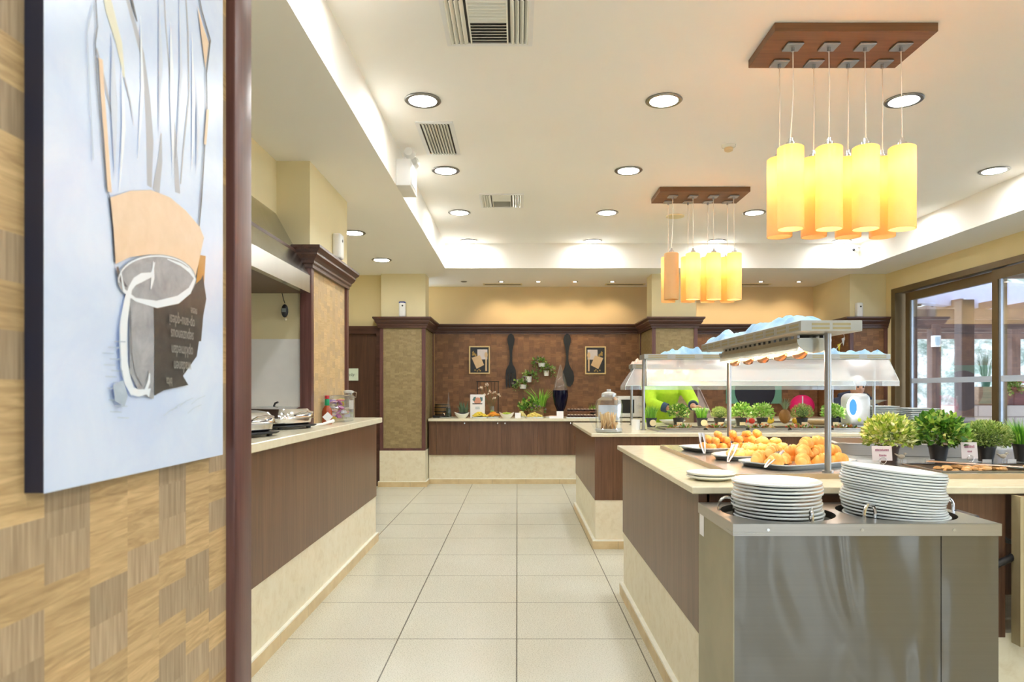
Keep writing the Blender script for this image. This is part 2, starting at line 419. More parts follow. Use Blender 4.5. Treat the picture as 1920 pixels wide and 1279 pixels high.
MB().lathe([(0, -.003), (.027, -.001), (.027, 0)], (0, 0, 0), 20).build('bulb', 'lamp_small', sp)
KS = kids(sp)
xs = [-.747, -.224, .291, .806, 1.329, 2.37, 2.89, 3.41, 3.94]
for i, x in enumerate(xs):
    lab = f'small ceiling spotlight before the back wall, {ORD[i]} from the left' + (', unlit' if i == 0 else '')
    o = sp if i == 1 else dup(sp, (x, 9.735, ZS), label=lab, _k=KS)
    o.location = (x, 9.735, ZS); o['label'] = lab
    if i == 0:
        for c in kids(o):
            if c.name.startswith('bulb'):
                c.data = c.data.copy(); c.data.materials.clear(); c.data.materials.append(M['lamp_off'])
    else:
        ld = bpy.data.lights.new('spot_beam', 'SPOT'); ld.energy = 4; ld.color = (1, .77, .50); ld.spot_size = R(100); ld.spot_blend = .8; ld.shadow_soft_size = .025
        l = bpy.data.objects.new('beam', ld); COL.objects.link(l); l.parent = o; l.location = (0, 0, -.03); l.rotation_euler = (R(28), 0, 0)

# ceiling vents
def vent(label, x0, x1, y0, y1, z, kind):
    cx, cy = (x0+x1)/2, (y0+y1)/2
    v = thing('ceiling_vent', label, 'vent', (cx, cy, z))
    fw = .028
    f = MB(); f.box(x0, x1, y0, y0+fw, z-.008, z); f.box(x0, x1, y1-fw, y1, z-.008, z); f.box(x0, x0+fw, y0+fw, y1-fw, z-.008, z); f.box(x1-fw, x1, y0+fw, y1-fw, z-.008, z)
    f.build('frame', 'white', v)
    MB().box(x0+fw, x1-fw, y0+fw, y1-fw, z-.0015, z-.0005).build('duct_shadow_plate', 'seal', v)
    s = MB(); ix0, ix1, iy0, iy1 = x0+fw, x1-fw, y0+fw, y1-fw
    def blade_y(x, d):   # blade running along y, leaning sideways
        s.prism([(x-.004, z-.002), (x+.002, z-.002), (x+.002+d*.014, z-.014), (x-.004+d*.014, z-.014)], 'y', iy0, iy1)
    def blade_x(y, d, a, b):
        s.prism([(y-.003, z-.002), (y+.002, z-.002), (y+.002+d*.010, z-.012), (y-.003+d*.010, z-.012)], 'x', a, b)
    if kind == 'four':
        wd = (ix1-ix0)
        for k in range(4):
            blade_y(ix0+.012+k*wd*.24/4, -1); blade_y(ix1-.012-k*wd*.24/4, 1)
        a, b = ix0+wd*.27, ix1-wd*.27
        for k in range(14):
            y = iy0+.008+k*(iy1-iy0-.012)/14; blade_x(y, 1 if k < 7 else -1, a, b)
        s.box(a-.008, a, iy0, iy1, z-.012, z-.001); s.box(b, b+.008, iy0, iy1, z-.012, z-.001)
    else:
        for k in range(9): blade_y(ix0+.014+k*(ix1-ix0-.02)/9, 1)
    s.build('louvre_panel', 'cream_china', v)
    return v
vent('large square ceiling air vent at the top edge of the view', -.37, .08, 3.22, 3.69, ZH, 'four')
vent('narrow ceiling air vent with slanted black slots beside the beam', -.70, -.44, 4.74, 5.40, ZH, 'slats')
vent('smallest square ceiling air vent, farthest from the camera', -.36, .06, 6.48, 6.96, ZH, 'four')
for x0, x1, w_ in ((-.49, .07, 'left of the pendant lamps'), (1.26, 1.83, 'above the middle pillar'), (3.08, 3.63, 'right of the pendant lamps')):
    v = thing('slot_vent', 'long thin ceiling slot vent by the back wall, '+w_, 'vent', ((x0+x1)/2, 9.98, ZS), 'slot vents before the back wall')
    f = MB(); f.box(x0, x1, 9.91, 9.93, ZS-.008, ZS); f.box(x0, x1, 10.03, 10.05, ZS-.008, ZS); f.box(x0, x0+.02, 9.93, 10.03, ZS-.008, ZS); f.box(x1-.02, x1, 9.93, 10.03, ZS-.008, ZS)
    f.build('frame', 'cream', v)
    s = MB(); s.box(x0+.02, x1-.02, 9.93, 10.03, ZS-.002, ZS-.001)
    s.build('slot', 'seal', v)
# smoke detector, blank disc, security camera, exit light
d = thing('smoke_detector', 'small cream smoke detector on the ceiling between the lights', 'smoke detector', (1.58, 5.2, ZH))
MB().lathe([(0, 0), (.052, 0), (.052, -.012), (.04, -.02), (0, -.02)], (1.58, 5.2, ZH), 24).build('base', 'cream_china', d)
MB().lathe([(.030, -.02), (.034, -.028), (.030, -.042), (.018, -.048), (0, -.048)], (1.58, 5.2, ZH), 24).build('sensor_head', 'sand', d)
solo(MB().lathe([(0, 0), (.095, 0), (.093, -.010), (.05, -.016), (0, -.016)], (1.66, 7.31, ZH), 28), 'ceiling_speaker', 'cream', 'cream blank disc on ceiling behind the far pendant board', 'ceiling disc')
c = thing('security_camera', 'small white dome security camera in far right ceiling corner', 'security camera', (4.17, 8.60, 3.02))
MB().box(4.14, 4.26, 8.62, 8.67, 3.03, 3.05).tube([(4.2, 8.64, 3.04), (4.17, 8.6, 3.0)], .009).build('bracket', 'white', c)
b = MB().tube([(4.20, 8.63, 3.0), (4.13, 8.54, 2.985)], .033, 14).build('housing', 'cream_china', c)
MB().ball((4.127, 8.536, 2.985), .018).build('lens', 'black', c)
e = thing('exit_light', 'white emergency light box on left ceiling beam beside narrow vent', 'emergency light', (-.845, 5.3, 2.774))
MB().rbox((-.845, 5.315, 2.875), (.11, .33, .20), .008).build('housing', 'white', e)
MB().box(-.79, -.787, 5.19, 5.44, 2.80, 2.95).build('sign_panel', 'paper', e)
for y in (5.20, 5.42):
    h = MB().tube([(-.85, y, 2.975), (-.84, y, 3.0)], .012).lathe([(0, -.03), (.03, -.03), (.046, .02), (.046, .03), (.0, .026)], (-.81, y, 3.035), 16, ax='y').build('lamp_head', 'white', e)

# ------------------------------------------------------------------ pillars with moulded caps
def cap_profile():
    # (outward, up) from the pillar face at cap foot
    return [(0, 0), (.018, 0), (.018, .022), (.030, .030), (.030, .045), (.045, .060), (.058, .082), (.058, .096), (.075, .112), (.082, .122), (.082, .140), (0, .140)]
def cap_ring(mb, x0, x1, y0, y1, z, mi=0, back=True):
    pr = cap_profile(); vs = []; fs = []
    for o_, u in pr:
        vs += [(x0-o_, y0-o_, z+u), (x1+o_, y0-o_, z+u), (x1+o_, y1+(o_ if back else 0), z+u), (x0-o_, y1+(o_ if back else 0), z+u)]
    n = len(pr)
    for k in range(n):
        j = (k+1) % n
        for e_ in range(4): fs.append([k*4+e_, k*4+(e_+1) % 4, j*4+(e_+1) % 4, j*4+e_])
    mb.add(vs, fs, mi); mb.box(x0, x1, y0, y1, z+.1, z+.1399, mi)
    return mb
def pillar(x0, x1, y0, y1, lab, zt=2.21, zb=.47, clad='weave', side_clad='oak_far', upper=None, pw=.045, stone=True):
    p = thing('pillar', lab, 'pillar', ((x0+x1)/2, (y0+y1)/2, 0)); p['kind'] = 'structure'
    zc = zt-.14
    body = MB()
    g = .012
    body.box(x0+g, x1-g, y0+g, y1, zb, zc)
    body.build('clad_shaft', clad, p)
    f = MB()
    for a, b in ((x0, x0+pw), (x1-pw, x1)): f.box(a, b, y0, y0+pw, zb, zc)
    f.box(x0, x0+.02, y1-pw, y1, zb, zc); f.box(x1-.02, x1, y1-pw, y1, zb, zc)
    f.box(x0+pw, x1-pw, y0+.004, y0+.02, zb, zb+.03)
    f.build('corner_post', 'post', p)
    cap_ring(MB(), x0, x1, y0, y1, zc, back=False).build('cap_moulding', 'wood_x', p)
    if stone:
        MB().box(x0, x1, y0-.006, y1, 0.07, zb).build('stone_base', 'stone', p)
        MB().box(x0-.02, x1+.02, y0-.026, y1, 0, .064).box(x0-.018, x1+.018, y0-.024, y1, .064, .07, 1).build('skirting', ['skirt', 'caulk'], p)
    if upper:
        a, b, c_, d_ = upper
        MB().box(a, b, c_, d_, zt-.02, ZS).build('plastered_top', 'cream', p)
    return p
pillar(-1.795, -1.20, 9.07, 10.0, 'left back pillar clad in olive weave beside the dark door', upper=(-1.78, -1.20, 9.085, 9.42))
pillar(1.76, 2.35, 9.07, 10.0, 'middle back pillar clad in olive weave behind the green shirt', upper=(1.755, 2.335, 9.085, 9.42))
pillar(4.34, 4.83, 9.07, 10.24, 'right back pillar clad in brown blocks beside the sliding window', clad='brown_blocks', upper=(4.355, 4.83, 9.11, 10.24))
# near pillar beside the cooking counter
p = thing('pillar', 'left pillar clad in pale blocks rising from the cooking counter', 'pillar', (-1.40, 5.12, 1.03)); p['kind'] = 'structure'
MB().box(-1.55, -1.385, 4.67, 5.61, 1.031, 2.08).build('clad_shaft', 'oak_far', p)
f = MB(); f.box(-1.44, -1.365, 4.61, 4.665, 1.03, 2.08); f.box(-1.55, -1.365, 5.575, 5.63, 1.03, 2.08); f.build('corner_post', 'post', p)
cap_ring(MB(), -1.47, -1.372, 4.62, 5.60, 2.07).build('cap_moulding', 'wood_y', p)
MB().box(-1.60, -1.378, 4.62, 5.63, 2.2, ZS).build('plastered_top', 'cream', p)
# brown wall panelling and its crown between the pillars
for i, (x0, x1) in enumerate(((-1.2, 1.76), (2.35, 4.34))):
    struct(MB().box(x0+.002, x1-.002, 10.05, YB-.001, 0, 2.09), 'wall_panelling', 'brown_blocks')
    pr = cap_profile()
    struct(MB().prism([(10.06-o_, 2.07+u) for o_, u in pr]+[(YB-.001, 2.21), (YB-.001, 2.07)], 'x', x0+.001, x1-.001), 'trim_crown', 'wood_x')
# door on the far left
dr = thing('door_1', 'dark brown door between the stove pillar and left back pillar', 'door', (-2.3, 9.17, 0)); dr['kind'] = 'structure'
MB().box(-3.0, -1.83, 9.168, 9.199, .0, 2.0).build('door_leaf', 'wood_dark', dr)
f = MB(); f.box(-3.19, -1.797, 9.12, 9.1995, 2.0, 2.10); f.box(-1.85, -1.797, 9.12, 9.1995, 0, 2.0); f.build('door_frame', 'wood_x', dr)
s = thing('wall_sign', 'small pale sign ending in Only on the dark door', 'sign', (-2.33, 9.16, 1.45))
MB().box(-2.52, -2.095, 9.150, 9.166, 1.385, 1.545).build('sign_board', plain('pale_sign', (.66, .76, .62), .4), s)
text_mb('Staff Only', .060, frame4((-2.262, 9.149, 1.463), (1, 0, 0), (0, 0, 1))).build('lettering', plain('sign_ink', (.1, .16, .12), .5), s)

# ------------------------------------------------------------------ counters
def counter(lab, faces, name='buffet_counter'):
    pass
# cooking counter (left)
c = thing('cooking_counter', 'brown cooking counter on cream stone base along left side of aisle', 'counter', (-1.5, 3.9, 0))
MB().box(-2.2, -1.175, 2.0, 5.80, .376, .9875).build('wood_panel', 'wood', c)
MB().box(-2.2, -1.180, 2.0, 5.795, .07, .376).build('stone_base', 'stone', c)
MB().box(-2.2, -1.160, 2.0, 5.815, 0, .064).box(-2.2, -1.1615, 2.0, 5.812, .064, .072, 1).build('skirting', ['skirt', 'caulk'], c)
solo(MB().rbox((-1.80, 3.95, 1.009), (1.34, 3.74, .042), .004, 1).box(-1.15, -1.13, 5.81, 5.82, .99, .991), 'worktop', 'worktop', 'pale stone worktop of the left cooking counter', 'worktop')
# back counters with doors
def back_counter(x0, x1, seams, knobs, lab, lab2):
    c = thing('buffet_counter', lab, 'counter', ((x0+x1)/2, 9.7, 0))
    MB().box(x0, x1, 9.36, 10.049, .395, .8435).build('carcass', 'wood_dark', c)
    MB().box(x0, x1, 9.36, 10.049, .07, .395).build('stone_base', 'stone', c)
    MB().box(x0, x1, 9.335, 10.049, 0, .064).box(x0, x1, 9.337, 10.049, .064, .07, 1).build('skirting', ['skirt', 'caulk'], c)
    for i in range(len(seams)-1):
        a, b = seams[i]+.0015, seams[i+1]-.0015
        d = MB().box(a, b, 9.335, 9.36, .39, .842).build('door', 'wood', c)
        for kx in knobs:
            if a < kx < b: MB().lathe([(0, 9.310), (.010, 9.312), (.010, 9.322), (.005, 9.326), (.005, 9.335)], (kx, 0, .815), 10, ax='y').build('knob', 'chrome', d)
    solo(MB().rbox(((x0+x1)/2, 9.66, .862), (x1-x0, .76, .036), .003, 1), 'worktop', 'worktop', lab2, 'worktop')
kx = lambda px: (px-970)*9.33/F
back_counter(-1.19, 1.755, [-1.19, kx(818), kx(880), kx(940), kx(1008), kx(1077), kx(1147), 1.755], [kx(871), kx(933), kx(947), kx(1070), kx(1084)],
             'brown buffet counter on stone base below the giant fork and spoon', 'pale stone worktop below the giant fork and spoon')
back_counter(2.36, 4.335, [2.36, 2.85, 3.34, 3.84, 4.335], [2.8, 2.9, 3.8, 3.9], 'brown back counter beyond the serving islands on the right', 'pale stone worktop carrying the pink paper lantern')
# islands
def island(x0, x1, y0, y1, lab, lab2, front_doors=False, zt=.915):
    c = thing('serving_island', lab, 'counter', ((x0+x1)/2, (y0+y1)/2, 0))
    if not front_doors:
        MB().box(x0+.03, x1, y0+.03, y1-.03, .385, zt-.0265).build('wood_panel', 'wood', c)
    else:
        m = MB(); m.box(x0+.03, x0+.06, y0+.03, y1-.03, .385, zt-.026); m.box(x0+.06, x1, y1-.06, y1-.03, .385, zt-.026); m.box(x0+.06, x1, y0+.5, y0+.52, .385, zt-.026)
        m.build('wood_panel', 'wood', c)
    MB().box(x0+.035, x1, y0+.035, y1-.035, .07, .385).build('stone_base', 'stone', c)
    MB().box(x0+.012, x1, y0+.012, y1-.012, 0, .062).box(x0+.0135, x1, y0+.0135, y1-.0135, .062, .072, 1).build('skirting', ['skirt', 'caulk'], c)
    solo(MB().rbox(((x0+x1)/2, (y0+y1)/2, zt-.013), (x1-x0, y1-y0, .026), .003, 1), 'worktop', 'worktop', lab2, 'worktop')
    return c
c1 = island(.62, 3.4, 2.465, 4.32, 'nearest brown serving island on stone base behind the steel trolley', 'pale stone worktop of the nearest serving island', True)
d = MB().box(.69, 1.752, 2.497, 2.515, .37, .885).build('door', 'wood', c1)
d = MB()
d.box(1.770, 2.6, 2.43, 2.455, .36, .885, 0); d.box(1.758, 1.770, 2.43, 2.475, .36, .885, 1)
d.build('open_door', ['wood', plain('raw_door_edge', (.50, .42, .24), .5)], c1)
MB().tube([(1.72+.012*k, 2.56, .72+.02*math.sin(k*.6)) for k in range(20)], .009, 8).box(1.80, 1.815, 2.60, 2.66, .66, .84).build('cable_bundle', plain('grey_cable', (.22, .25, .28), .5), c1)
M['hose'] = plain('black_hose', (.015, .015, .018), .35)
pts = [(1.36+.012*k, 2.39+.09*(k/36), .625-.02*math.sin(k/36*PI)+.05*(k/36)**2) for k in range(42)]
solo(MB().tube(pts, [.0115 if k % 2 else .0145 for k in range(42)], 10), 'cable_conduit', M['hose'], 'black corrugated power hose running from trolley into the island', 'hose')
c2 = island(.585, 3.95, 5.49, 7.38, 'middle serving island on stone base carrying two glass gantries', 'pale stone worktop of the middle serving island')

# ------------------------------------------------------------------ hood
h = thing('extractor_hood', 'stainless steel extractor hood above the cooking counter', 'hood', (-1.8, 3.1, 1.9))
y0, y1 = 1.6, 4.605
m = MB(); m.prism([(-1.37, 1.90), (-1.37, 2.015), (-1.60, 2.43), (-1.62, 2.43), (-1.385, 2.01), (-1.385, 1.915), (-1.41, 1.915), (-1.41, 1.90)], 'y', y0, y1)
m.build('canopy', steel('hood_steel', (.62, .62, .60), .25, (2, 8, 2), .05), h)
m = MB(); m.prism([(-1.41, 1.91), (-1.385, 2.01), (-1.60, 2.40), (-2.48, 2.40), (-2.48, 1.91)], 'y', y1, y1+.012); m.prism([(-1.41, 1.91), (-1.385, 2.01), (-1.60, 2.40), (-2.48, 2.40), (-2.48, 1.91)], 'y', y0-.012, y0)
m.build('end_panel', 'steel', h)
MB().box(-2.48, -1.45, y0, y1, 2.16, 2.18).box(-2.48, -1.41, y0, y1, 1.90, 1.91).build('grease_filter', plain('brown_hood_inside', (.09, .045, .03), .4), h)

# ------------------------------------------------------------------ sliding window and what stands outside
wy = lambda px: XW*F/(px-970)
w1 = thing('window_1', 'bronze framed sliding window wall on the right', 'window', (XW, 5, 0)); w1['kind'] = 'structure'
f = MB(); f.box(XW-.02, XW+.16, 8.86, 8.95, 0, 2.554); f.box(XW-.02, XW+.16, 1.0, 8.86, 2.49, 2.554); f.box(XW-.02, XW+.16, 1.0, 8.86, 0, .06); f.box(XW-.02, XW+.16, 1.0, 1.08, .06, 2.49)
f.build('outer_frame', 'bronze', w1)
def sash(ya, yb, x, st=.085):
    f = MB(); f.box(x, x+.045, yb-st, yb, .06, 2.48); f.box(x, x+.045, ya, ya+st, .06, 2.48); f.box(x, x+.045, ya+st, yb-st, 2.38, 2.48); f.box(x, x+.045, ya+st, yb-st, .06, .16)
    o = f.build('sash', 'bronze', w1)
    e = MB(); e.box(x+.012, x+.033, yb-st-.03, yb-st, .16, 2.38); e.box(x+.012, x+.033, ya+st, ya+st+.03, .16, 2.38)
    e.build('edge_strip', plain('bluish_aluminium', (.42, .48, .56), .3, .6), o)
    MB().box(x+.018, x+.026, ya+st, yb-st, .16, 2.38).build('pane', 'wglass', o)
    MB().box(x+.0145, x+.0175, ya+st+.03, yb-st-.03, 1.345, 1.405).build('frosted_strip', 'frost_band', o)
sash(7.02, 8.78, XW+.07); sash(5.0, 7.10, XW+.015); sash(3.0, 5.08, XW+.07); sash(1.08, 3.08, XW+.015)
M['deck'] = plain('terrace_paving', (.55, .50, .44), .7)
solo(MB().box(XW+.2, 30, -10, 34, -.12, -.02), 'terrace', 'deck', 'pale paved terrace outside the window', 'terrace')['kind'] = 'structure'
M['perg'] = wood('pergola_timber', (.065, .038, .032), (.13, .075, .06), 'z', .6)
M['pergx'] = wood('pergola_beam_timber', (.065, .038, .032), (.13, .075, .06), 'x', .6)
M['whitebeam'] = plain('lavender_canvas', (.36, .37, .52), .7); M['parapet'] = plain('white_render', (.62, .64, .70), .7)  # lavender puts the shade on the white canopy into its colour
pg = thing('pergola', 'brown timber pergola over the terrace outside the window', 'pergola', (9, 12, 0))
def pos(px, Y): return ((px-970)*Y/F, Y)
for px, Y, w_ in ((1706, 9.6, .14), (1751, 15.0, .20), (1808, 10.9, .20), (1990, 10.5, .2), (1900, 16, .2)):
    x, y = pos(px, Y); MB().rbox((x, y, 1.32), (w_, w_, 2.7), .01, 1).build('post', 'perg', pg)
for Y, z in ((13.8, 2.66), (15.0, 2.58), (16.6, 2.64), (18.2, 2.60)):
    MB().box(6.6, 17, Y-.06, Y+.06, z, z+.2).build('cross_beam', 'pergx', pg)
for k in range(14):
    x = 6.8+k*.8; MB().box(x, x+.07, 13.2, 18.8, 2.86, 3.0, 0).box(x+.07, x+.11, 13.2, 18.8, 2.90, 3.0, 1).build('rafter', ['perg', 'parapet'], pg)
cs = thing('canopy', 'lavender white canopy edge outside above the timber posts', 'canopy', (8.5, 11, 3.0))
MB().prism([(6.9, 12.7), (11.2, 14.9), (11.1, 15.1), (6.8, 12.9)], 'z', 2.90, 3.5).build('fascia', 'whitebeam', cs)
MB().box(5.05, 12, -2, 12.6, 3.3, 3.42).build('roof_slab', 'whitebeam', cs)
for k in range(6):
    MB().box(5.06, 12, 4.0+k*1.5, 4.12+k*1.5, 3.12, 3.3).build('timber_beam', 'pergx', cs)
# hillside
random.seed(3)
t = NT('hillside_scrub'); p = t.pos(True)
c = t.ramp(t.noise(p, 1.1, 7, .75, .4), [(.36, (.07, .12, .10)), (.46, (.20, .25, .23)), (.54, (.42, .43, .42)), (.7, (.58, .57, .55))])
t.bump(t.noise(p, 2.0, 5, .7), .9, .5); M['hill'] = t.fin(c, .9)
m = MB(); nx, ny = 50, 26; vs = []
for j in range(ny):
    for i in range(nx):
        s_ = j/(ny-1); x = 10+i*2.2+s_*10; y = 24+s_*46
        vs.append((x, y, -3+s_*38+1.2*math.sin(i*.7+j)+.9*math.cos(i*.33-j*1.3)+random.uniform(-.5, .5)))
m.add(vs, [[j*nx+i, j*nx+i+1, (j+1)*nx+i+1, (j+1)*nx+i] for j in range(ny-1) for i in range(nx-1)], 0, True)
solo(m, 'hillside', 'hill', 'bright scrubby hillside beyond the terrace', 'hillside', fixn=False)['kind'] = 'structure'
t = NT('stone_blocks'); p = t.pos(True); X = t.xyz(p)
bk = t.n('ShaderNodeTexBrick'); t.put(bk.inputs['Vector'], t.comb(t.math('ADD', X[0], X[1]), X[2]))
for k, v in (('Scale', 1.0), ('Mortar Size', .012), ('Brick Width', .42), ('Row Height', .2)): bk.inputs[k].default_value = v
bk.inputs['Color1'].default_value = (.72, .60, .52, 1); bk.inputs['Color2'].default_value = (.80, .70, .62, 1); bk.inputs['Mortar'].default_value = (.42, .34, .3, 1)
M['blocks'] = t.fin(bk.outputs['Color'], .8)
solo(MB().box(7.55, 12.5, 12.0, 12.4, -.02, 1.0), 'stone_wall', 'blocks', 'low pinkish stone block wall on the terrace', 'wall')
solo(MB().box(8.0, 16.0, 17.8, 18.0, -.02, .86), 'parapet', 'parapet', 'low white parapet at the far edge of terrace', 'wall')
def far_box(px, py, Y, w_, h_): x = (px-970)*Y/F; z = H-(py-732)*Y/F; return x, z
M['planter'] = wood('planter_timber', (.22, .12, .06), (.42, .26, .15), 'x', .6)
M['planter_red'] = wood('red_planter_timber', (.16, .04, .03), (.30, .09, .06), 'x', .6)
# ------------------------------------------------------------------ pendant lamps
M['shade'] = None
t = NT('amber_glass_shade'); t.t.nodes.remove(t.b)
tl = t.n('ShaderNodeBsdfTranslucent'); df = t.n('ShaderNodeBsdfDiffuse'); gl = t.n('ShaderNodeBsdfGlossy')
tl.inputs[0].default_value = (1.0, .76, .46, 1); df.inputs[0].default_value = (.74, .54, .26, 1); gl.inputs['Roughness'].default_value = .2
a = t.n('ShaderNodeMixShader'); a.inputs[0].default_value = .5; b = t.n('ShaderNodeMixShader'); b.inputs[0].default_value = .04
L = t.t.links; L.new(df.outputs[0], a.inputs[1]); L.new(tl.outputs[0], a.inputs[2]); L.new(a.outputs[0], b.inputs[1]); L.new(gl.outputs[0], b.inputs[2]); L.new(b.outputs[0], t.t.nodes['Material Output'].inputs[0])
M['shade'] = t.m
M['cord'] = plain('clear_white_cord', (.80, .72, .60), .4)
M['bulb'] = emit('warm_bulb', (1, .72, .35), 12)
def pendant_lamp(y0, y1, lab, unlit=()):
    p = thing('pendant_lamp', lab, 'pendant lamp', (1.69, (y0+y1)/2, ZH), 'eight-shade pendant lamps')
    MB().rbox((1.69, (y0+y1)/2, ZH-.022), (.815, y1-y0, .044), .002, 1).build('ceiling_board', 'wood_pend', p)
    r = .066; n = 0
    for j, y in enumerate((y0+.145, y1-.068)):
        for i in range(4):
            x = 1.43+.187*i; n += 1
            q = MB().rbox((x, y, ZH-.050), (.085, .085, .012), .003, 1).cyl((x, y, ZH-.075), .009, .02, 10).build('square_mount', 'alu', p)
            zt, zb = 2.52, 2.093
            sx = (-.012, .0, .004, .006)[i]*(j == 0)
            MB().tube([(x, y, ZH-.07), (x+.002, y, 2.8), (x+sx, y, zt+.05)], .0028, 6).build('cord', 'cord', p)
            s = MB().lathe([(.018, zt+.001), (r-.008, zt), (r, zt-.006), (r, zb), (r-.0035, zb), (r-.0035, zt-.009), (.018, zt-.004)], (x+sx, y, 0), 28).build('shade', 'shade', p)
            MB().lathe([(0, zt+.045), (.010, zt+.045), (.012, zt+.024), (.024, zt+.022), (.026, zt+.001), (0, zt+.001)], (x+sx, y, 0), 14).build('lamp_holder', 'chrome', s)
            if n-1 not in unlit:
                MB().ball((x+sx, y, zt-.11), .022, n=10, sz=(1, 1, 1.3)).build('bulb', 'bulb', s)
                ld = bpy.data.lights.new('bulb_light', 'POINT'); ld.energy = 50 if j == 0 else 10; ld.color = (1, .84, .58); ld.shadow_soft_size = .03
                l = bpy.data.objects.new('bulb_light', ld); COL.objects.link(l); l.parent = s
                l.location = Vector((x+sx, y, zt-.11))-worg(s)
    return p
pendant_lamp(3.464, 3.862, 'nearer pendant lamp of eight amber glass tubes on a brown board')
pendant_lamp(6.257, 6.66, 'farther pendant lamp of eight amber glass tubes on a brown board', unlit=(0,))

# ------------------------------------------------------------------ painting
P0, PY0, PY1, PZ0, PZ1 = -.600, .881, 1.417, 1.126, 2.35
pt = thing('painting', 'tall pale blue canvas painting of a chef hat and pan on the block-clad wall', 'painting', (-.61, 1.15, PZ0))
M['canvas_edge'] = plain('navy_canvas_edge', (.012, .014, .035), .5)
MB().box(-.625, P0-.0006, PY0+.0005, PY1-.0005, PZ0+.0005, PZ1-.0005).build('stretched_canvas', 'canvas_edge', pt)
def pm(name, col, rough=.30, col2=None, sc_=6):
    t = NT(name); f = t.noise(t.pos(True), sc_, 5, .65, .5)
    c = t.ramp(f, [(.3, col), (.7, col2 or tuple(min(1, v*1.12) for v in col))])
    wv = t.noise(t.mapping(t.pos(True), (700, 700, 700)), 1, 1)
    t.bump(wv, .15, .0006)
    return t.fin(c, rough, 0, .6)
pmats = [pm('paint_pale_blue', (.56, .67, .92), .22, (.68, .78, .96)), pm('paint_peach', (.74, .54, .36), .3, (.80, .60, .43), 30),
         pm('paint_grey_fold', (.36, .38, .44), .3, (.44, .46, .52)), pm('paint_dark_line', (.05, .05, .06)), pm('paint_pan_grey', (.22, .23, .27), .3, (.42, .44, .48), 22),
         pm('paint_white', (.76, .83, .92), .28, (.82, .87, .94)), pm('paint_newsprint_dark', (.02, .018, .018), .3, (.055, .05, .045), 40), pm('paint_ochre', (.45, .20, .02), .3, (.55, .28, .04)),
         pm('paint_smudge_blue', (.34, .44, .57), .3, (.46, .55, .68), 30), pm('paint_cream_fold', (.66, .64, .50)), pm('paint_ink_text', (.27, .26, .24)), pm('paint_soft_grey_blue', (.50, .57, .72), .3, (.58, .65, .78))]
pic = MB(); pic.add([(P0, PY0, PZ0), (P0, PY1, PZ0), (P0, PY1, PZ1), (P0, PY0, PZ1)], [(0, 1, 2, 3)], 0)
lay = [0]
def W(px, py):      # a spot on the canvas
    Y = -P0*F/(970-px); return (Y, H-(py-732)*Y/F)
def brush(pts, mi):
    lay[0] += 1; x = P0+.00012*lay[0]
    q = [W(*p) for p in pts]
    q = [(min(max(y, PY0), PY1), z) for y, z in q]
    pic.add([(x, y, z) for y, z in q], [list(range(len(q)))], mi)
def stroke(pts, wd, mi):
    """a painted line; wd in metres, one value or per point"""
    lay[0] += 1; x = P0+.00012*lay[0]; q = [Vector(W(*p)) for p in pts]; n = len(q); vs = []
    ww = wd if isinstance(wd, (list, tuple)) else [wd]*n
    for i in range(n):
        d = (q[min(i+1, n-1)]-q[max(i-1, 0)]).normalized(); nn = Vector((-d.y, d.x))*ww[i]/2
        vs += [(x, q[i].x+nn.x, q[i].y+nn.y), (x, q[i].x-nn.x, q[i].y-nn.y)]
    pic.add(vs, [[2*i, 2*i+1, 2*i+3, 2*i+2] for i in range(n-1)], mi)
# folds of the hat
stroke([(222, -60), (245, 20), (266, 100), (276, 180), (281, 260), (280, 350)], [.006, .012, .014, .018, .022, .014], 2)
stroke([(305, -60), (310, 40), (320, 160), (327, 260), (333, 362)], [.003, .004, .006, .014, .018], 2)
stroke([(292, 360), (300, 300), (302, 250)], [.022, .014, .003], 2)
stroke([(345, -60), (352, 60), (354, 180), (343, 280), (338, 345)], [.004, .006, .006, .005, .004], 2)
stroke([(180, 90), (195, 150), (208, 210), (218, 250)], [.004, .006, .005, .002], 2)
stroke([(188, -60), (205, 20), (222, 80), (232, 145)], [.012, .024, .018, .004], 9)
stroke([(232, 145), (243, 190), (250, 235)], [.004, .004, .001], 2)
stroke([(232, -60), (248, 10), (256, 40)], [.008, .008, .002], 3)
for k, (a_, b_, c_) in enumerate(((262, 30, 300), (296, -20, 250), (318, 40, 330), (334, -30, 300), (358, 60, 320), (208, 60, 330), (226, 120, 360), (366, 150, 330))):
    stroke([(a_, b_), (a_+4, b_*.5+c_*.5), (a_+((k % 3)-1)*5, c_)], [.001, .010+.004*(k % 3), .001], 11 if k % 2 else 5)
# left outline with peach edge
stroke([(173, -60), (180, 50), (176, 80), (180, 160), (186, 230), (197, 350), (203, 370), (209, 430), (213, 492)], .0022, 3)
stroke([(186, 110), (190, 180), (196, 260), (203, 360)], .010, 1)
stroke([(172, 300), (160, 60), (172, 10)], .002, 8)
# right outline
stroke([(362, -60), (376, 20), (392, 75), (385, 137), (386, 200), (380, 300), (375, 380), (371, 425), (379, 445), (368, 492), (362, 530)], [.002, .005, .006, .004, .004, .004, .005, .004, .005, .003, .002], 3)
brush([(368, 10), (377, 45), (389, 80), (383, 130), (378, 90)], 1)
brush([(385, 205), (390, 205), (384, 272), (380, 270)], 1)
brush([(371, 478), (383, 480), (380, 530), (376, 570), (364, 540)], 7)
# newsprint block and grey panel
brush([(238, 555), (286, 568), (285, 748), (260, 740), (240, 700)], 4)
brush([(286, 570), (310, 572), (350, 545), (378, 520), (384, 560), (374, 615), (366, 668), (340, 705), (350, 722), (322, 728), (304, 732), (286, 742)], 6)
brush([(284, 560), (330, 574), (362, 548), (378, 515), (380, 570), (374, 640), (330, 640), (286, 640)], 6)
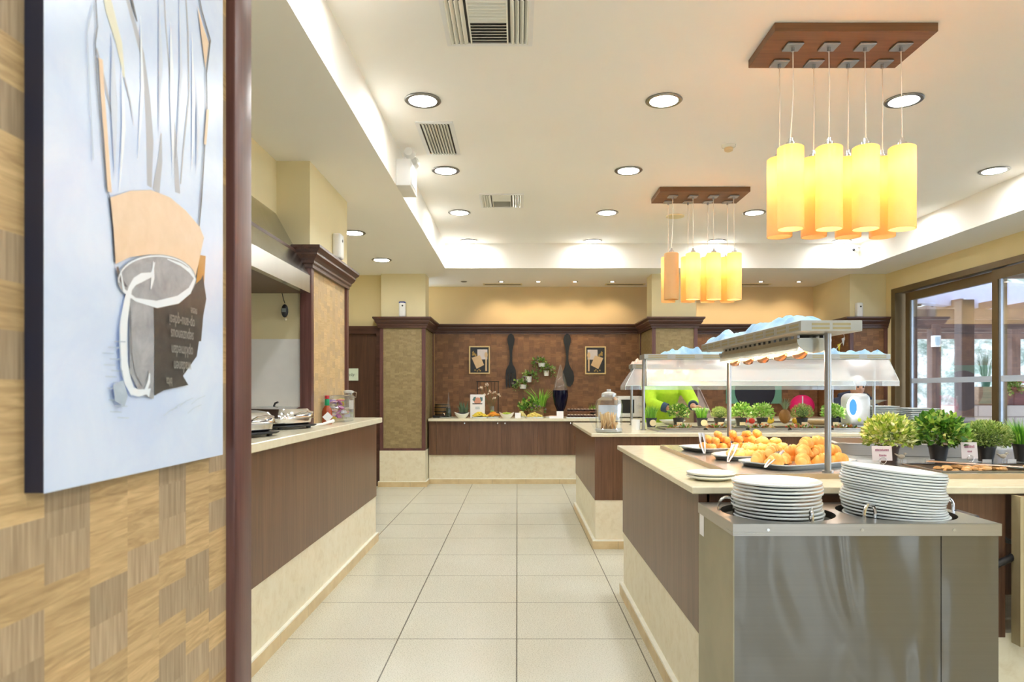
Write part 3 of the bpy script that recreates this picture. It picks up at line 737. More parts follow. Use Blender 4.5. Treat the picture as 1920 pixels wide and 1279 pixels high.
# hat band, pan
brush([(203, 370), (240, 358), (279, 356), (315, 370), (345, 395), (371, 425), (379, 445), (370, 490), (362, 524), (340, 500), (310, 482), (279, 477), (240, 482), (213, 495), (209, 430)], 1)
def arc(cx, cy, rx, ry, a0, a1, n=22): return [(cx+rx*math.cos(R(a0+(a1-a0)*i/n)), cy-ry*math.sin(R(a0+(a1-a0)*i/n))) for i in range(n+1)]
brush(arc(290, 524, 74, 47, 0, 360, 32), 4)
stroke([(216, 500), (218, 515), (226, 530), (234, 538)], [.005, .009, .008, .002], 3)
stroke([(222, 510), (228, 545), (250, 562), (290, 571), (330, 562), (352, 545), (362, 523), (352, 508), (335, 496), (310, 486)], [.003, .007, .006, .012, .014, .012, .010, .008, .005, .002], 5)
stroke(arc(290, 526, 72, 46, 185, 10), .0025, 5)
# handle
stroke([(286, 492), (280, 515), (262, 520), (248, 528), (240, 540), (234, 565), (228, 600), (226, 640), (228, 680), (235, 715), (245, 738)], [.002, .008, .014, .012, .010, .016, .019, .021, .019, .018, .012], 5)
stroke([(239, 732), (255, 737), (268, 735), (275, 715), (276, 700)], [.012, .012, .010, .008, .003], 5)
brush([(262, 732), (278, 728), (275, 745)], 5)
stroke([(283, 490), (282, 520), (278, 542)], [.002, .010, .003], 5)
stroke([(240, 560), (242, 620), (243, 660), (250, 700), (262, 722), (272, 712), (275, 695)], .003, 4)
stroke([(218, 590), (219, 640), (221, 690), (228, 720)], [.001, .003, .003, .001], 8)
for k in range(14):
    y = 640+k*11; a_ = 190-((k*37) % 25)+k*.8
    stroke([(a_+18, y), (a_+40, y+1)], .0016, 8)
brush([(204, 722), (224, 712), (232, 742), (226, 762), (208, 752)], 8)
for k, (a_, b_) in enumerate(((300, 770), (315, 760), (330, 752), (345, 765), (352, 748))):
    stroke([(a_, b_+10), (a_+12, b_), (a_+26, b_-6)], .0012, 8)
# upside-down lines of print
for k, (py, s_) in enumerate(((583, 'nese'), (603, 'op-anu-qdesi'), (629, 'sepuzenous'), (658, 'opklmedan'), (687, 'wadanen'), (716, 'blta'))):
    Yc, Z = W(331 if k else 350, py); Yc2 = {0: 1.275, 5: 1.185}.get(k, 1.232)
    text_mb(s_, .029 if k in (1, 2, 3, 4) else .022, frame4((P0+.0072, Yc2, Z), (0, -1, 0), (0, 0, -1)) @ Matrix.Scale(.62, 4, (1, 0, 0)), pic, 10, .0002)
pic.build('picture', pmats, pt, fixn=False)

# ------------------------------------------------------------------ trolley with plates
tr = thing('plate_trolley', 'stainless steel plate warmer trolley at the end of nearest island', 'trolley', (1.035, 2.27, 0))
x0, x1, y0, y1, zt = .640, 1.432, 2.06, 2.455, .862
MB().box(x0+.004, x1-.004, y0+.004, y1, .14, zt-.035).build('body', ['steel_v'], tr)
m = MB(); m.box(x0, x0+.004, y0+.004, y1, .14, zt-.03); m.build('side_panel', 'steel_side', tr)
m = MB(); m.box(1.257, 1.2585, y0+.0025, y0+.004, .14, zt-.037); m.build('front_seam', 'seal', tr)
m = MB(); m.box(x0-.002, x1+.002, y0-.002, y0+.001, zt-.036, zt-.0004); m.box(x0-.002, x0, y0, y1, zt-.036, zt-.0004); m.box(x1, x1+.002, y0, y1, zt-.036, zt-.0004); m.box(x0, x1, y1, y1+.002, zt-.036, zt-.0004)
for xx in (.742, 1.02, 1.292): m.cyl((xx, y0-.0045, zt-.018), .0045, .003, 10, 1, 'y')
m.build('top_rim', ['steel', 'chrome'], tr)
m = MB(); WELLS = [(.843, 2.262), (1.226, 2.262)]; WR = .176
for (cx, cy), (a, b) in zip(WELLS, ((x0, 1.0345), (1.0345, x1))):
    ang = sorted([2*PI*k/48 for k in range(48)]+[math.atan2(qy-cy, qx-cx) % (2*PI) for qx in (a, b) for qy in (y0, y1)])
    vs = []; fs = []
    for t_ in ang:
        c_, s_ = math.cos(t_), math.sin(t_)
        k = min(((b-cx)/c_ if c_ > 1e-9 else (a-cx)/c_ if c_ < -1e-9 else 9), ((y1-cy)/s_ if s_ > 1e-9 else (y0-cy)/s_ if s_ < -1e-9 else 9))
        vs += [(cx+WR*c_, cy+WR*s_, zt), (cx+k*c_, cy+k*s_, zt)]
    n = len(ang)
    for i in range(n): j = (i+1) % n; fs.append([2*i, 2*i+1, 2*j+1, 2*j])
    m.add(vs, fs)
m.build('top_plate', 'steel', tr, fixn=False)
for cx, cy in WELLS:
    MB().lathe([(WR, zt), (WR, zt-.022), (WR-.01, zt-.03), (0.0, zt-.031)], (cx, cy, 0), 40).build('well', 'dark_hole', tr)
def hook(x, y, dx, dy, r=.026):
    pts = [(x-dx*r, y-dy*r, zt-.003), (x-dx*r, y-dy*r, zt+.012)]+[(x+dx*r*math.cos(a), y+dy*r*math.cos(a), zt+.014+r*1.15*math.sin(a)) for a in [PI*(1-k/10) for k in range(11)]]+[(x+dx*r, y+dy*r, zt+.012), (x+dx*r, y+dy*r, zt-.028)]
    MB().tube(pts, .0048, 8).build('plate_guide', 'chrome', tr)
hook(.688, 2.288, 1, .1); hook(.887, 2.098, .25, .97, .02); hook(1.082, 2.135, .86, .5, .028); hook(1.402, 2.275, 1, .15, .026)
m = MB(); m.tube([(x1+.002, 2.30, zt-.01), (x1+.024, 2.30, zt-.01), (x1+.026, 2.21, zt-.012), (x1+.002, 2.20, zt-.012)], .011, 10)
m.build('push_handle', 'black', tr)
MB().box(x0-.0015, x0, 2.385, 2.435, .755, .83).build('paper_sticker', 'paper', tr)
for sx in (x0+.07, x1-.07):
    for sy in (y0+.06, y1-.06):
        MB().cyl((sx-.016, sy, .05), .05, .032, 20, 0, 'x').tube([(sx, sy, .05), (sx, sy, .14)], .014, 8).build('caster', 'black', tr)
# plates
def plate_mb(r, mb=None):
    return (mb or MB()).lathe([(0, .0035), (r*.62, .0035), (r*.70, .009), (r*.96, .0175), (r*.985, .0185), (r, .0175), (r*1.002, .0155), (r*.998, .0130), (r*.985, .0122), (r*.72, .0045), (r*.60, .0), (0, 0)], (0, 0, 0), 56)
random.seed(11)
pA = plate_mb(.139).build('dinner_plate', 'china'); pB = plate_mb(.1545).build('dinner_plate', 'china')
NA, NB = 11, 18
def nth(i, n): return 'topmost' if i == 0 else 'bottom visible' if i == n-1 else ORD[i]+' from the top'
for k in range(NA):
    i = NA-1-k; z = .836+k*.0112
    lab = f'white round plate, {nth(i, NA)} of the shorter left trolley stack'
    loc = (.843+random.uniform(-.004, .004)+(.004 if k < 3 else 0), 2.262+random.uniform(-.003, .003), z)
    if k == 0: o = pA; o.location = loc; tag(o, lab, 'plate', 'plates in the left trolley stack')
    else: dup(pA, loc, label=lab, _k=[])
for k in range(NB):
    i = NB-1-k; z = .836+k*.0088; tl = R(1.0+4.6*min(1, k/5))
    lab = f'white round plate, {nth(i, NB)} of the taller leaning trolley stack'
    sh = .005*math.sin(k*.9)+(.004 if k == 9 else 0)
    loc = (1.226-.008*(k > 1)+sh, 2.262+random.uniform(-.002, .002), z)
    if k == 0: o = pB; o.location = loc; o.rotation_euler = (0, tl, 0); tag(o, lab, 'plate', 'plates in the right trolley stack')
    else: dup(pB, loc, rot=(0, tl, 0), label=lab, _k=[])

# ------------------------------------------------------------------ nearest island: steel hotplate, trays, gantry
zs = .936
hp = thing('hotplate', 'stainless steel hotplate slab set on the nearest island worktop', 'hotplate', (1.9, 3.35, .915))
m = MB(); m.box(.843, 1.62, 2.686, 4.09, .915, zs); m.box(1.62, 3.3, 4.0, 4.09, .915, zs); m.box(1.62, 3.3, 3.02, 3.10, .915, zs); m.box(1.62, 3.3, 2.686, 2.72, .915, zs)
for k in range(4): m.box(1.62+.42*k, 1.66+.42*k, 2.72, 3.02, .915, zs)
m.box(1.62, 1.66, 3.10, 4.0, .915, zs); m.box(1.66, 3.3, 3.10, 4.0, .916, .924)
m.build('top_slab', steel('hotplate_steel', (.66, .65, .62), .2, (60, 3, 3), .1), hp)
m = MB(); m.box(.840, .843, 2.686, 4.09, .915, zs-.002); m.box(.84, 3.3, 2.684, 2.686, .915, zs-.002)
m.build('edge_strip', plain('tan_edge_strip', (.50, .38, .24), .35, .3), hp)
m = MB(); m.box(1.66, 3.3, 2.72, 3.02, .916, .918)
m.build('pan_well', 'dark_hole', hp)

random.seed(5)
M['crust'] = None
def pastry_mat(name, lo, mid, hi):
    t = NT(name); p = t.pos(); X = t.xyz(p)
    f = t.noise(p, 22, 4, .6); g = t.math('ADD', t.math('MULTIPLY', f, .75), t.math('MULTIPLY', X[2], 5.0))
    t.bump(t.noise(p, 60, 3), .4, .003)
    return t.fin(t.ramp(g, [(.28, lo), (.5, mid), (.72, hi)]), .38, Subsurface_Weight=0.0)
M['croissant'] = pastry_mat('croissant_crust', (.85, .52, .17), (.86, .46, .11), (.74, .32, .05))
M['puff'] = pastry_mat('puff_crust', (.88, .64, .26), (.88, .58, .17), (.84, .47, .10))
M['rollp'] = pastry_mat('roll_crust', (.84, .48, .13), (.82, .40, .08), (.72, .28, .04))
def croissant():
    n, m_ = 30, 14; vs = []; fs = []
    for i in range(n):
        u = i/(n-1); a = R(-62+124*u); r = .040
        c = Vector((r*1.15*math.sin(a), r*math.cos(a)-.028, 0))
        rad = .0255*math.sin(PI*(.06+.88*u))**.75*(1+.17*abs(math.sin(u*PI*5.5)))
        d = Vector((math.cos(a), -math.sin(a)*.9, 0)).normalized(); nn = Vector((-d.y, d.x, 0))
        for k in range(m_):
            q = 2*PI*k/m_; z = math.sin(q)*rad; vs.append(c+nn*math.cos(q)*rad*1.05+Vector((0, 0, max(z, -rad*.72)+rad*.72)))
    for i in range(n-1):
        for k in range(m_): fs.append([i*m_+k, i*m_+(k+1) % m_, (i+1)*m_+(k+1) % m_, (i+1)*m_+k])
    fs += [list(range(m_))[::-1], [(n-1)*m_+k for k in range(m_)]]
    return MB().add(vs, fs, 0, True)
def puff(seed):
    random.seed(seed); mb = MB().ball((0, 0, .017), .030, 0, 16, (1.15, .9, .62))
    for v in mb.v:
        a = math.atan2(v.y, v.x); v.xy = v.xy*(1+.07*math.sin(3*a+seed)+.05*math.sin(7*a)); v.z += .004*math.sin(9*v.x*30)*(v.z > .02)
        v.z = max(0, v.z)
    return mb
def sroll():
    mb = MB(); pts = [(-.042+.0065*k, .004*math.sin(k*.5), .017) for k in range(14)]
    mb.tube(pts, [.009]+[.0165+.0022*math.sin(k*2.1) for k in range(12)]+[.009], 12)
    for v in mb.v: v.z = max(v.z, .002)
    return mb
def tray(name, lab, c, dims, rz, oval=False, h=.022, base=.0, mat='china'):
    """shallow serving dish with a flared rim, standing on a low foot"""
    n = 48; vs = []; fs = []
    def outline(s_, z):
        for i in range(n):
            a = 2*PI*i/n; p = 2.0 if oval else 5.0
            ca, sa = math.cos(a), math.sin(a); k = (abs(ca)**p+abs(sa)**p)**(-1/p)
            vs.append((dims[0]/2*s_[0]*k*ca, dims[1]/2*s_[1]*k*sa, z))
    prof = [(.0, .006), (.80, .006), (.86, .009), (.94, h), (1.0, h+.001), (1.0, h-.004), (.955, h-.006), (.92, .003), (.90, 0), (0, 0)]
    for s_, z in prof: outline((max(s_, .001), max(s_, .001)), z)
    m_ = len(prof)
    for k in range(m_-1):
        for i in range(n): j = (i+1) % n; fs.append([k*n+i, k*n+j, (k+1)*n+j, (k+1)*n+i])
    mb = MB().add(vs, fs, 0, True); mb.xform(Matrix.Translation(c) @ Matrix.Rotation(rz, 4, 'Z'))
    return solo(mb, name, mat, lab, 'tray')
def heap(proto, c, rz, rows, z0, label_f, group, cat, jitter=.006, spin=None):
    """rows: (row name, y offset, [x offsets], z)"""
    first = True; out = []
    for rn, yo, xs_, zz in rows:
        for i, xo in enumerate(xs_):
            x = xo+random.uniform(-jitter, jitter); y = yo+random.uniform(-jitter, jitter)
            X_ = c[0]+x*math.cos(rz)-y*math.sin(rz); Y_ = c[1]+x*math.sin(rz)+y*math.cos(rz)
            a = (spin if spin is not None else 0)+random.uniform(-.5, .5)*(1 if spin is None else .35)+rz+(random.choice((0, PI)) if spin is None else 0)
            lab = label_f(rn, i, len(xs_)); rot = (random.uniform(-.12, .12), random.uniform(-.12, .12), a)
            if first: proto.location = (X_, Y_, z0+zz); proto.rotation_euler = rot; tag(proto, lab, cat, group); first = False
            else: dup(proto, (X_, Y_, z0+zz), rot=rot, label=lab, scale=random.uniform(.93, 1.08), group=group, _k=[])
def rk(i, n): return 'left end' if i == 0 else 'right end' if i == n-1 else ORD[i]+' from left'
# croissants, nearest dish
tc = (1.205, 2.99, zs); ra = R(30)
tray('serving_dish', 'white rectangular dish of croissants nearest the steel post', tc, (.50, .30), ra)
heap(croissant().build('croissant', 'croissant'), tc, ra, [
    ('front row', -.085, [-.06, .04, .14], .008), ('middle row', .0, [-.17, -.07, .03, .12, .19], .008), ('back row', .085, [-.12, -.02, .08, .17], .008),
    ('upper layer front', -.045, [.0, .09, .16], .040), ('upper layer back', .045, [-.08, .01, .10, .17], .040), ('top of heap', .0, [.03, .12], .072)], zs,
    lambda rn, i, n: f'golden croissant in the nearest dish, {rn}, {rk(i, n)}', 'croissants in the nearest dish', 'croissant')
tc = (1.165, 3.33, zs); ra = R(28)
tray('serving_dish', 'white oval dish of round puff pastries, middle of three', tc, (.56, .30), ra, True)
heap(puff(2).build('puff_pastry', 'puff'), tc, ra, [
    ('front row', -.085, [-.10, -.035, .03, .095], .008), ('second row', -.03, [-.18, -.115, -.05, .015, .08, .145, .20], .008), ('third row', .03, [-.15, -.085, -.02, .045, .11, .175], .008),
    ('back row', .085, [-.08, -.01, .055, .12], .008), ('upper row front', -.02, [-.09, -.02, .05, .12], .034), ('upper row back', .04, [-.03, .04, .11, .17], .034), ('top of heap', .01, [.03, .10], .058)], zs,
    lambda rn, i, n: f'pale golden puff pastry in the oval dish, {rn}, {rk(i, n)}', 'puff pastries in the oval dish', 'pastry')
tc = (1.16, 3.76, zs); ra = R(20)
tray('serving_dish', 'white rectangular dish of pastry rolls, farthest of three', tc, (.56, .28), ra)
heap(sroll().build('pastry_roll', 'rollp'), tc, ra, [
    ('lower front row', -.07, [-.18, -.105, -.03, .045, .12, .195], .008), ('lower back row', .02, [-.17, -.095, -.02, .055, .13, .20], .008),
    ('upper front row', -.045, [-.14, -.065, .01, .085, .16], .040), ('upper back row', .03, [-.13, -.05, .03, .11, .18], .040), ('top row', .0, [-.09, .0, .09, .17], .068)], zs,
    lambda rn, i, n: f'orange-brown pastry roll in the farthest dish, {rn}, {rk(i, n)}', 'pastry rolls in the farthest dish', 'pastry', spin=R(75))
# tongs
M['tong_steel'] = plain('tong_steel', (.34, .36, .40), .3, 1)
def tongs(lab, a, b, c2=None, w_=.013):
    a = Vector(a); b = Vector(b); d = (b-a); side = Vector((-d.y, d.x, 0)).normalized()
    t_ = thing('serving_tongs', lab, 'tongs', tuple(a), 'serving tongs on the pastry dishes')
    for s_ in (-1, 1):
        pts = [a+side*s_*.002, a+d*.15+side*s_*.006+Vector((0, 0, .003)), a+d*.6+side*s_*.011, b+side*s_*.008]
        MB().tube(pts, [.003, .004, .0045, .009], 8, ry=.35).build('arm', 'tong_steel', t_)
    return t_
tongs('steel tongs resting across the croissant dish', (.985, 2.765, zs+.014), (1.13, 2.985, zs+.062))
tongs('steel tongs leaning on the oval puff pastry dish', (.93, 3.07, zs+.004), (1.02, 3.26, zs+.066))
tongs('dark steel tongs standing in the pastry roll dish', (.93, 3.46, zs+.006), (.985, 3.72, zs+.092))
# two small plates
for k in range(2):
    solo(plate_mb(.092).xform(Matrix.Translation((.742, 2.665, .915+.012*k))), 'side_plate', 'cream_china', ('lower' if k == 0 else 'upper')+' of two small white plates at the worktop corner', 'plate', 'side plates on the worktop corner')

M['cloth'] = None
t = NT('blue_cloth'); p = t.pos(True)
t.bump(t.noise(p, 90, 3), .3, .004)
M['cloth'] = t.fin(t.ramp(t.noise(p, 12, 3), [(.3, (.27, .50, .78)), (.7, (.48, .70, .88))]), .9)
def cloth(lab, x0, x1, y0, y1, z, h, seed, name='folded_cloth'):
    random.seed(seed); long_x = (x1-x0) > (y1-y0)
    nx_, ny_ = (54, 18) if long_x else (18, 54)
    ph = [random.uniform(0, 6) for _ in range(6)]; vs = []
    for j in range(ny_):
        for i in range(nx_):
            u, v = i/(nx_-1), j/(ny_-1); U = (u if long_x else v)*9
            e = min(1, (min(u, 1-u)*(6 if not long_x else 14)))*min(1, (min(v, 1-v)*(6 if long_x else 14)))
            V = (v if long_x else u)*3
            hh = .5+.26*math.sin(U*1.7+ph[0]+V)+.2*math.sin(U*3.9+ph[1]-2*V)+.14*math.sin(U*7.3+ph[2]+3*V)+.1*math.sin(V*6+ph[3]+U)
            hh = max(.10, hh)*(.55+.45*math.sin(U*.55+ph[4])**2)
            ex = .02*math.sin(U*2.3+ph[5])*(1-abs(2*(v if long_x else u)-1))
            vs.append((x0+(x1-x0)*u+(ex if not long_x else 0), y0+(y1-y0)*v+(ex if long_x else 0), z+.001+h*hh*e**.5))
    fs = [[j*nx_+i, j*nx_+i+1, (j+1)*nx_+i+1, (j+1)*nx_+i] for j in range(ny_-1) for i in range(nx_-1)]
    mb = MB().add(vs, fs, 0, True)
    mb.box(x0+.003, x1-.003, y0+.003, y1-.003, z, z+.0015)
    return solo(mb, name, 'cloth', lab, 'cloth', fixn=False)
M['slots'] = plain('brass_slot', (.36, .31, .17), .4, .6)  # open slots drawn as solid strips; olive is the tone showing through
def housing(parent, x0, x1, y0, y1, z0, z1, nlong, along='y'):
    MB().rbox(((x0+x1)/2, (y0+y1)/2, (z0+z1)/2), (x1-x0, y1-y0, z1-z0), .002, 1).build('lamp_housing', 'hous', parent)
    m = MB(); hz = (z1-z0)
    for r_ in (0, 1):
        za = z0+hz*(.18+.36*r_); zb = za+hz*.22
        if along == 'y':
            for k in range(nlong):
                a = y0+(y1-y0)*(k+.15)/nlong; b = y0+(y1-y0)*(k+.85)/nlong
                m.box(x0-.001, x0+.002, a, b, za, zb); m.box(x1-.002, x1+.001, a, b, za, zb)
            for k in range(2):
                a = x0+(x1-x0)*(.18+.34*k); m.box(a, a+(x1-x0)*.29, y0-.001, y0+.002, za, zb)
        else:
            for k in range(nlong):
                a = x0+(x1-x0)*(k+.15)/nlong; b = x0+(x1-x0)*(k+.85)/nlong
                m.box(a, b, y0-.001, y0+.002, za, zb)
    m.build('slotted_grille', 'slots', parent)
g = thing('heat_lamp_gantry', 'steel heat lamp gantry above the pastries on nearest island', 'heat lamp', (1.2, 3.35, zs))
for y in (2.728, 4.0):
    MB().cyl((1.218, y, zs), .021, .006, 20).cyl((1.218, y, zs), .0125, 1.481-zs, 16).build('post', 'alu', g)
housing(g, 1.067, 1.300, 2.62, 4.03, 1.480, 1.521, 11)
M['reflector'] = steel('reflector_steel', (.56, .53, .44), .3, (3, 60, 3), .1)
rf = [(1.135, 1.468), (1.135, 1.45), (1.122, 1.415), (1.127, 1.415), (1.142, 1.45), (1.142, 1.461), (1.243, 1.461), (1.243, 1.45), (1.258, 1.415), (1.263, 1.415), (1.25, 1.45), (1.25, 1.468)]
m = MB().prism(rf, 'y', 2.80, 3.86)
m.build('reflector_channel', 'reflector', g)
he = [(1.192-.07*math.cos(a), 1.462-.055*math.sin(a)) for a in [PI*k/14 for k in range(15)]]
MB().prism(he, 'y', 2.79, 2.80).build('end_cheek', 'reflector', g); MB().prism(he, 'y', 3.86, 3.87).build('end_cheek', 'reflector', g)
m = MB()
for k in range(16): m.box(1.135, 1.145, 2.82+k*.065, 2.855+k*.065, 1.468, 1.4798)
for k in range(16): m.box(1.24, 1.25, 2.82+k*.065, 2.855+k*.065, 1.468, 1.4798)
m.build('hanging_tab', 'alu', g)['kind'] = 'stuff'
M['copper'] = plain('copper_lamp_cap', (.75, .36, .20), .25, 1)
M['heat'] = emit('heat_lamp_glow', (1.0, .62, .36), 40)
for k in range(5):
    y = 2.90+k*.215
    q = MB().tube([(1.172, y-.085, 1.415), (1.172, y-.04, 1.405), (1.172, y+.02, 1.405), (1.172, y+.05, 1.412)], [.008, .019, .017, .010], 8).build('copper_cap', 'copper', g)
    MB().tube([(1.205, y-.07, 1.425), (1.205, y+.07, 1.425)], .0065, 8).build('heat_tube', 'heat', g)
    ld = bpy.data.lights.new('heat_light', 'POINT'); ld.energy = .5; ld.color = (1, .66, .42); ld.shadow_soft_size = .02
    l = bpy.data.objects.new('heat_light', ld); COL.objects.link(l); l.parent = g; l.location = Vector((1.19, y, 1.40))-worg(g)
cloth('light blue cloth bunched along the top of the nearest gantry', 1.075, 1.275, 2.68, 4.05, 1.521, .062, 4)

# right part of the nearest island: pans with food, sign cards, roasting tray
M['panfood'] = pastry_mat('fried_food', (.50, .24, .07), (.66, .36, .12), (.80, .55, .26))
M['salad'] = leafm('salad_mix', [(0, (.10, .28, .03)), (.35, (.30, .48, .08)), (.55, (.62, .08, .04)), (.75, (.80, .72, .42)), (1, (.75, .30, .08))])
def bumps(x0, x1, y0, y1, z, h, n, r, seed, mi=0):
    random.seed(seed); mb = MB()
    for _ in range(n):
        mb.ball((random.uniform(x0, x1), random.uniform(y0, y1), z+random.uniform(0, h)), random.uniform(.6, 1.1)*r, mi, 8, (1.2, .9, .7))
    return mb
def pan(lab, x0, x1, y0, y1, z0, z1, mat='steel', name='serving_pan'):
    w_ = .004; m = MB(); m.box(x0+.012, x1-.012, y0+.012, y1-.012, z0, z0+w_)
    for a, b, c_, d_ in ((x0+.008, x0+.012, y0+.008, y1-.008), (x1-.012, x1-.008, y0+.008, y1-.008), (x0+.012, x1-.012, y0+.008, y0+.012), (x0+.012, x1-.012, y1-.012, y1-.008)): m.box(a, b, c_, d_, z0, z1)
    for a, b, c_, d_ in ((x0, x0+.012, y0, y1), (x1-.012, x1, y0, y1), (x0+.012, x1-.012, y0, y0+.012), (x0+.012, x1-.012, y1-.012, y1)): m.box(a, b, c_, d_, z1-.003, z1)
    return solo(m, name, mat, lab, 'pan')
for k, (x0, x1, nm, n) in enumerate(((1.665, 2.035, 'left', 0), (2.085, 2.455, 'right', 26))):
    pan(f'shallow steel food pan in the nearest island, {nm} one', x0, x1, 2.728, 3.012, .919, .94)
solo(bumps(1.76, 1.98, 2.80, 2.95, .926, .014, 34, .017, 2), 'fried_food', 'panfood', 'heap of golden fried pieces in the left steel pan', 'food', kind='stuff')
solo(bumps(2.14, 2.4, 2.78, 2.96, .926, .012, 26, .016, 3), 'fried_food', 'panfood', 'few brown fried pieces in the right steel pan', 'food', kind='stuff')
def long_tongs(lab, a, b, mat='alu'):
    a, b = Vector(a), Vector(b); d = b-a; s_ = Vector((-d.y, d.x, 0)).normalized()
    t_ = thing('serving_tongs', lab, 'tongs', tuple(a), 'tongs on the steel pans')
    for q in (-1, 1): MB().tube([a+s_*q*.004, a+d*.5+s_*q*.016, b+s_*q*.012], [.004, .006, .010], 8, ry=.4).build('arm', mat, t_)
long_tongs('long tongs lying across the left steel pan of fried food', (2.05, 2.78, .948), (1.76, 2.99, .953), plain('rosy_steel', (.70, .55, .45), .3, 1))
long_tongs('long tongs lying across the right steel pan', (2.05, 2.70, .948), (2.33, 2.93, .953))
rt = thing('roasting_tray', 'deep stainless roasting tray behind the croissants', 'tray', (2.0, 3.72, .925))
m = MB(); m.box(-.30, .30, -.22, .22, 0, .004)
for a, b, c_, d_ in ((-.304, -.30, -.224, .224), (.30, .304, -.224, .224), (-.30, .30, -.224, -.22), (-.30, .30, .22, .224)): m.box(a, b, c_, d_, 0, .062)
for a, b, c_, d_ in ((-.325, -.304, -.245, .245), (.304, .325, -.245, .245), (-.304, .304, -.245, -.224), (-.304, .304, .224, .245)): m.box(a, b, c_, d_, .058, .062)
m.xform(Matrix.Translation((2.0, 3.72, .925)) @ Matrix.Rotation(R(-14), 4, 'Z')); m.build('pan_body', 'steel', rt)
rt2 = solo(bumps(1.84, 2.14, 3.60, 3.84, .932, .02, 40, .02, 8), 'roast_food', plain('roast_brown', (.45, .22, .10), .5, bump=.3), 'browned food spread inside the deep roasting tray', 'food', kind='stuff')
def card(lab, x, y, z, w_, h_, rz, lines, tilt=.12):
    c_ = thing('sign_card', lab, 'sign', (x, y, z), 'name cards on wire holders')
    Mx = Matrix.Translation((x, y, z)) @ Matrix.Rotation(rz, 4, 'Z') @ Matrix.Rotation(-tilt, 4, 'X')
    b_ = MB().box(-w_/2, w_/2, -.001, .001, .022, .022+h_).xform(Mx).build('card', plain('pinkish_card', (.82, .74, .74), .6), c_)
    tm = MB()
    for i, (zf, ww, hh) in enumerate(lines):
        random.seed(i+int(x*100)); q = -ww/2
        while q < ww/2:
            g_ = random.uniform(.003, .007); tm.box(q, q+g_*.75, -.0018, -.001, .022+h_*zf-hh/2, .022+h_*zf+hh/2*random.uniform(.5, 1)); q += g_
    tm.xform(Mx).build('print', plain('mauve_ink', (.45, .22, .28), .6), b_)
    m = MB(); pts = [(.014*math.cos(a), -.006, .022+.014*math.sin(a)) for a in [2*PI*k/16 for k in range(17)]]
    m.tube(pts, .0014, 6); m.tube([(.02*math.cos(a), .02*math.sin(a)-.004, .002) for a in [2*PI*k/12 for k in range(13)]], .0014, 6); m.tube([(0, -.006, .008), (0, -.016, .002)], .0014, 6)
    m.xform(Mx).build('wire_holder', 'chrome', c_)
card('pinkish name card on wire holder before the variegated plant', 1.555, 2.96, zs, .082, .062, R(-4), ((.72, .056, .010), (.36, .026, .009)))
card('white name card on wire holder beside the mossy round plant', 1.98, 3.04, zs, .074, .072, R(3), ((.74, .044, .012), (.44, .018, .008)))
# chrome label clips along the ledge
m = MB()
for k, x in enumerate((1.72, 1.845, 2.10, 2.21)): 
    solo(MB().box(x-.02, x+.02, 3.108, 3.112, zs-.02, zs+.012).box(x-.02, x+.02, 3.104, 3.116, zs-.022, zs-.019), 'label_clip', 'paper', ('first', 'second', 'third', 'fourth')[k]+' small white label clip from the left behind the black pots', 'label clip', 'label clips on the hotplate ledge')
# ------------------------------------------------------------------ potted plants
M['leaf_var'] = leafm('variegated_leaves', [(0, (.20, .36, .05)), (.35, (.44, .60, .10)), (.7, (.74, .78, .24)), (1, (.90, .90, .62))])
M['leaf_dark'] = leafm('dark_glossy_leaves', [(0, (.04, .14, .02)), (.4, (.12, .32, .04)), (.75, (.34, .56, .08)), (1, (.74, .78, .30))], .35)
M['leaf_moss'] = leafm('mossy_leaves', [(0, (.16, .28, .05)), (.5, (.34, .48, .11)), (1, (.60, .68, .26))])
M['leaf_grass'] = leafm('grass_blades', [(0, (.06, .24, .02)), (.5, (.20, .50, .04)), (1, (.44, .74, .12))])
M['leaf_light'] = leafm('light_green_leaves', [(0, (.16, .42, .06)), (.5, (.44, .70, .14)), (1, (.84, .92, .50))])
M['stem'] = plain('green_stem', (.10, .16, .05), .6)
def crown(mb, c, rad, n, ll, lw, sz=(1, 1, .9), seed=0, shell=.45, mi=0):
    random.seed(seed)
    for _ in range(n):
        d = Vector((random.gauss(0, 1), random.gauss(0, 1), random.gauss(0, 1))).normalized()
        if d.z < -.55: d.z *= -.6
        q = rad*(shell+(1-shell)*random.random()**.6)
        p = Vector(c)+Vector((d.x*q*sz[0], d.y*q*sz[1], d.z*q*sz[2]))
        ax = (d+Vector((random.uniform(-.8, .8), random.uniform(-.8, .8), random.uniform(-.3, .9)))).normalized()
        s_ = ax.cross(Vector((random.uniform(-1, 1), random.uniform(-1, 1), random.uniform(-1, 1)))).normalized(); up = s_.cross(ax)
        L_ = ll*random.uniform(.6, 1.2); W_ = lw*random.uniform(.7, 1.2)
        mb.add([p, p+ax*L_*.45+s_*W_/2+up*W_*.15, p+ax*L_-up*L_*.12, p+ax*L_*.45-s_*W_/2+up*W_*.15], [(0, 1, 2), (0, 2, 3)], mi)
    return mb
def blades(mb, c, r, n, h, spread, w_, seed=0, mi=0):
    random.seed(seed)
    for _ in range(n):
        a = random.uniform(0, 2*PI); q = r*random.random()**.5; p = Vector(c)+Vector((math.cos(a)*q, math.sin(a)*q, 0))
        d = Vector((math.cos(a), math.sin(a), 0))*spread*random.uniform(.2, 1.1); hh = h*random.uniform(.6, 1.1); s_ = Vector((-math.sin(a), math.cos(a), 0))*w_/2
        if random.random() < .5: s_ = Vector((w_/2, 0, 0))
        m1 = p+d*.35+Vector((0, 0, hh*.6)); m2 = p+d+Vector((0, 0, hh))
        mb.add([p-s_, p+s_, m1+s_*.8, m1-s_*.8, m2], [(0, 1, 2, 3), (3, 2, 4)], mi)
    return mb
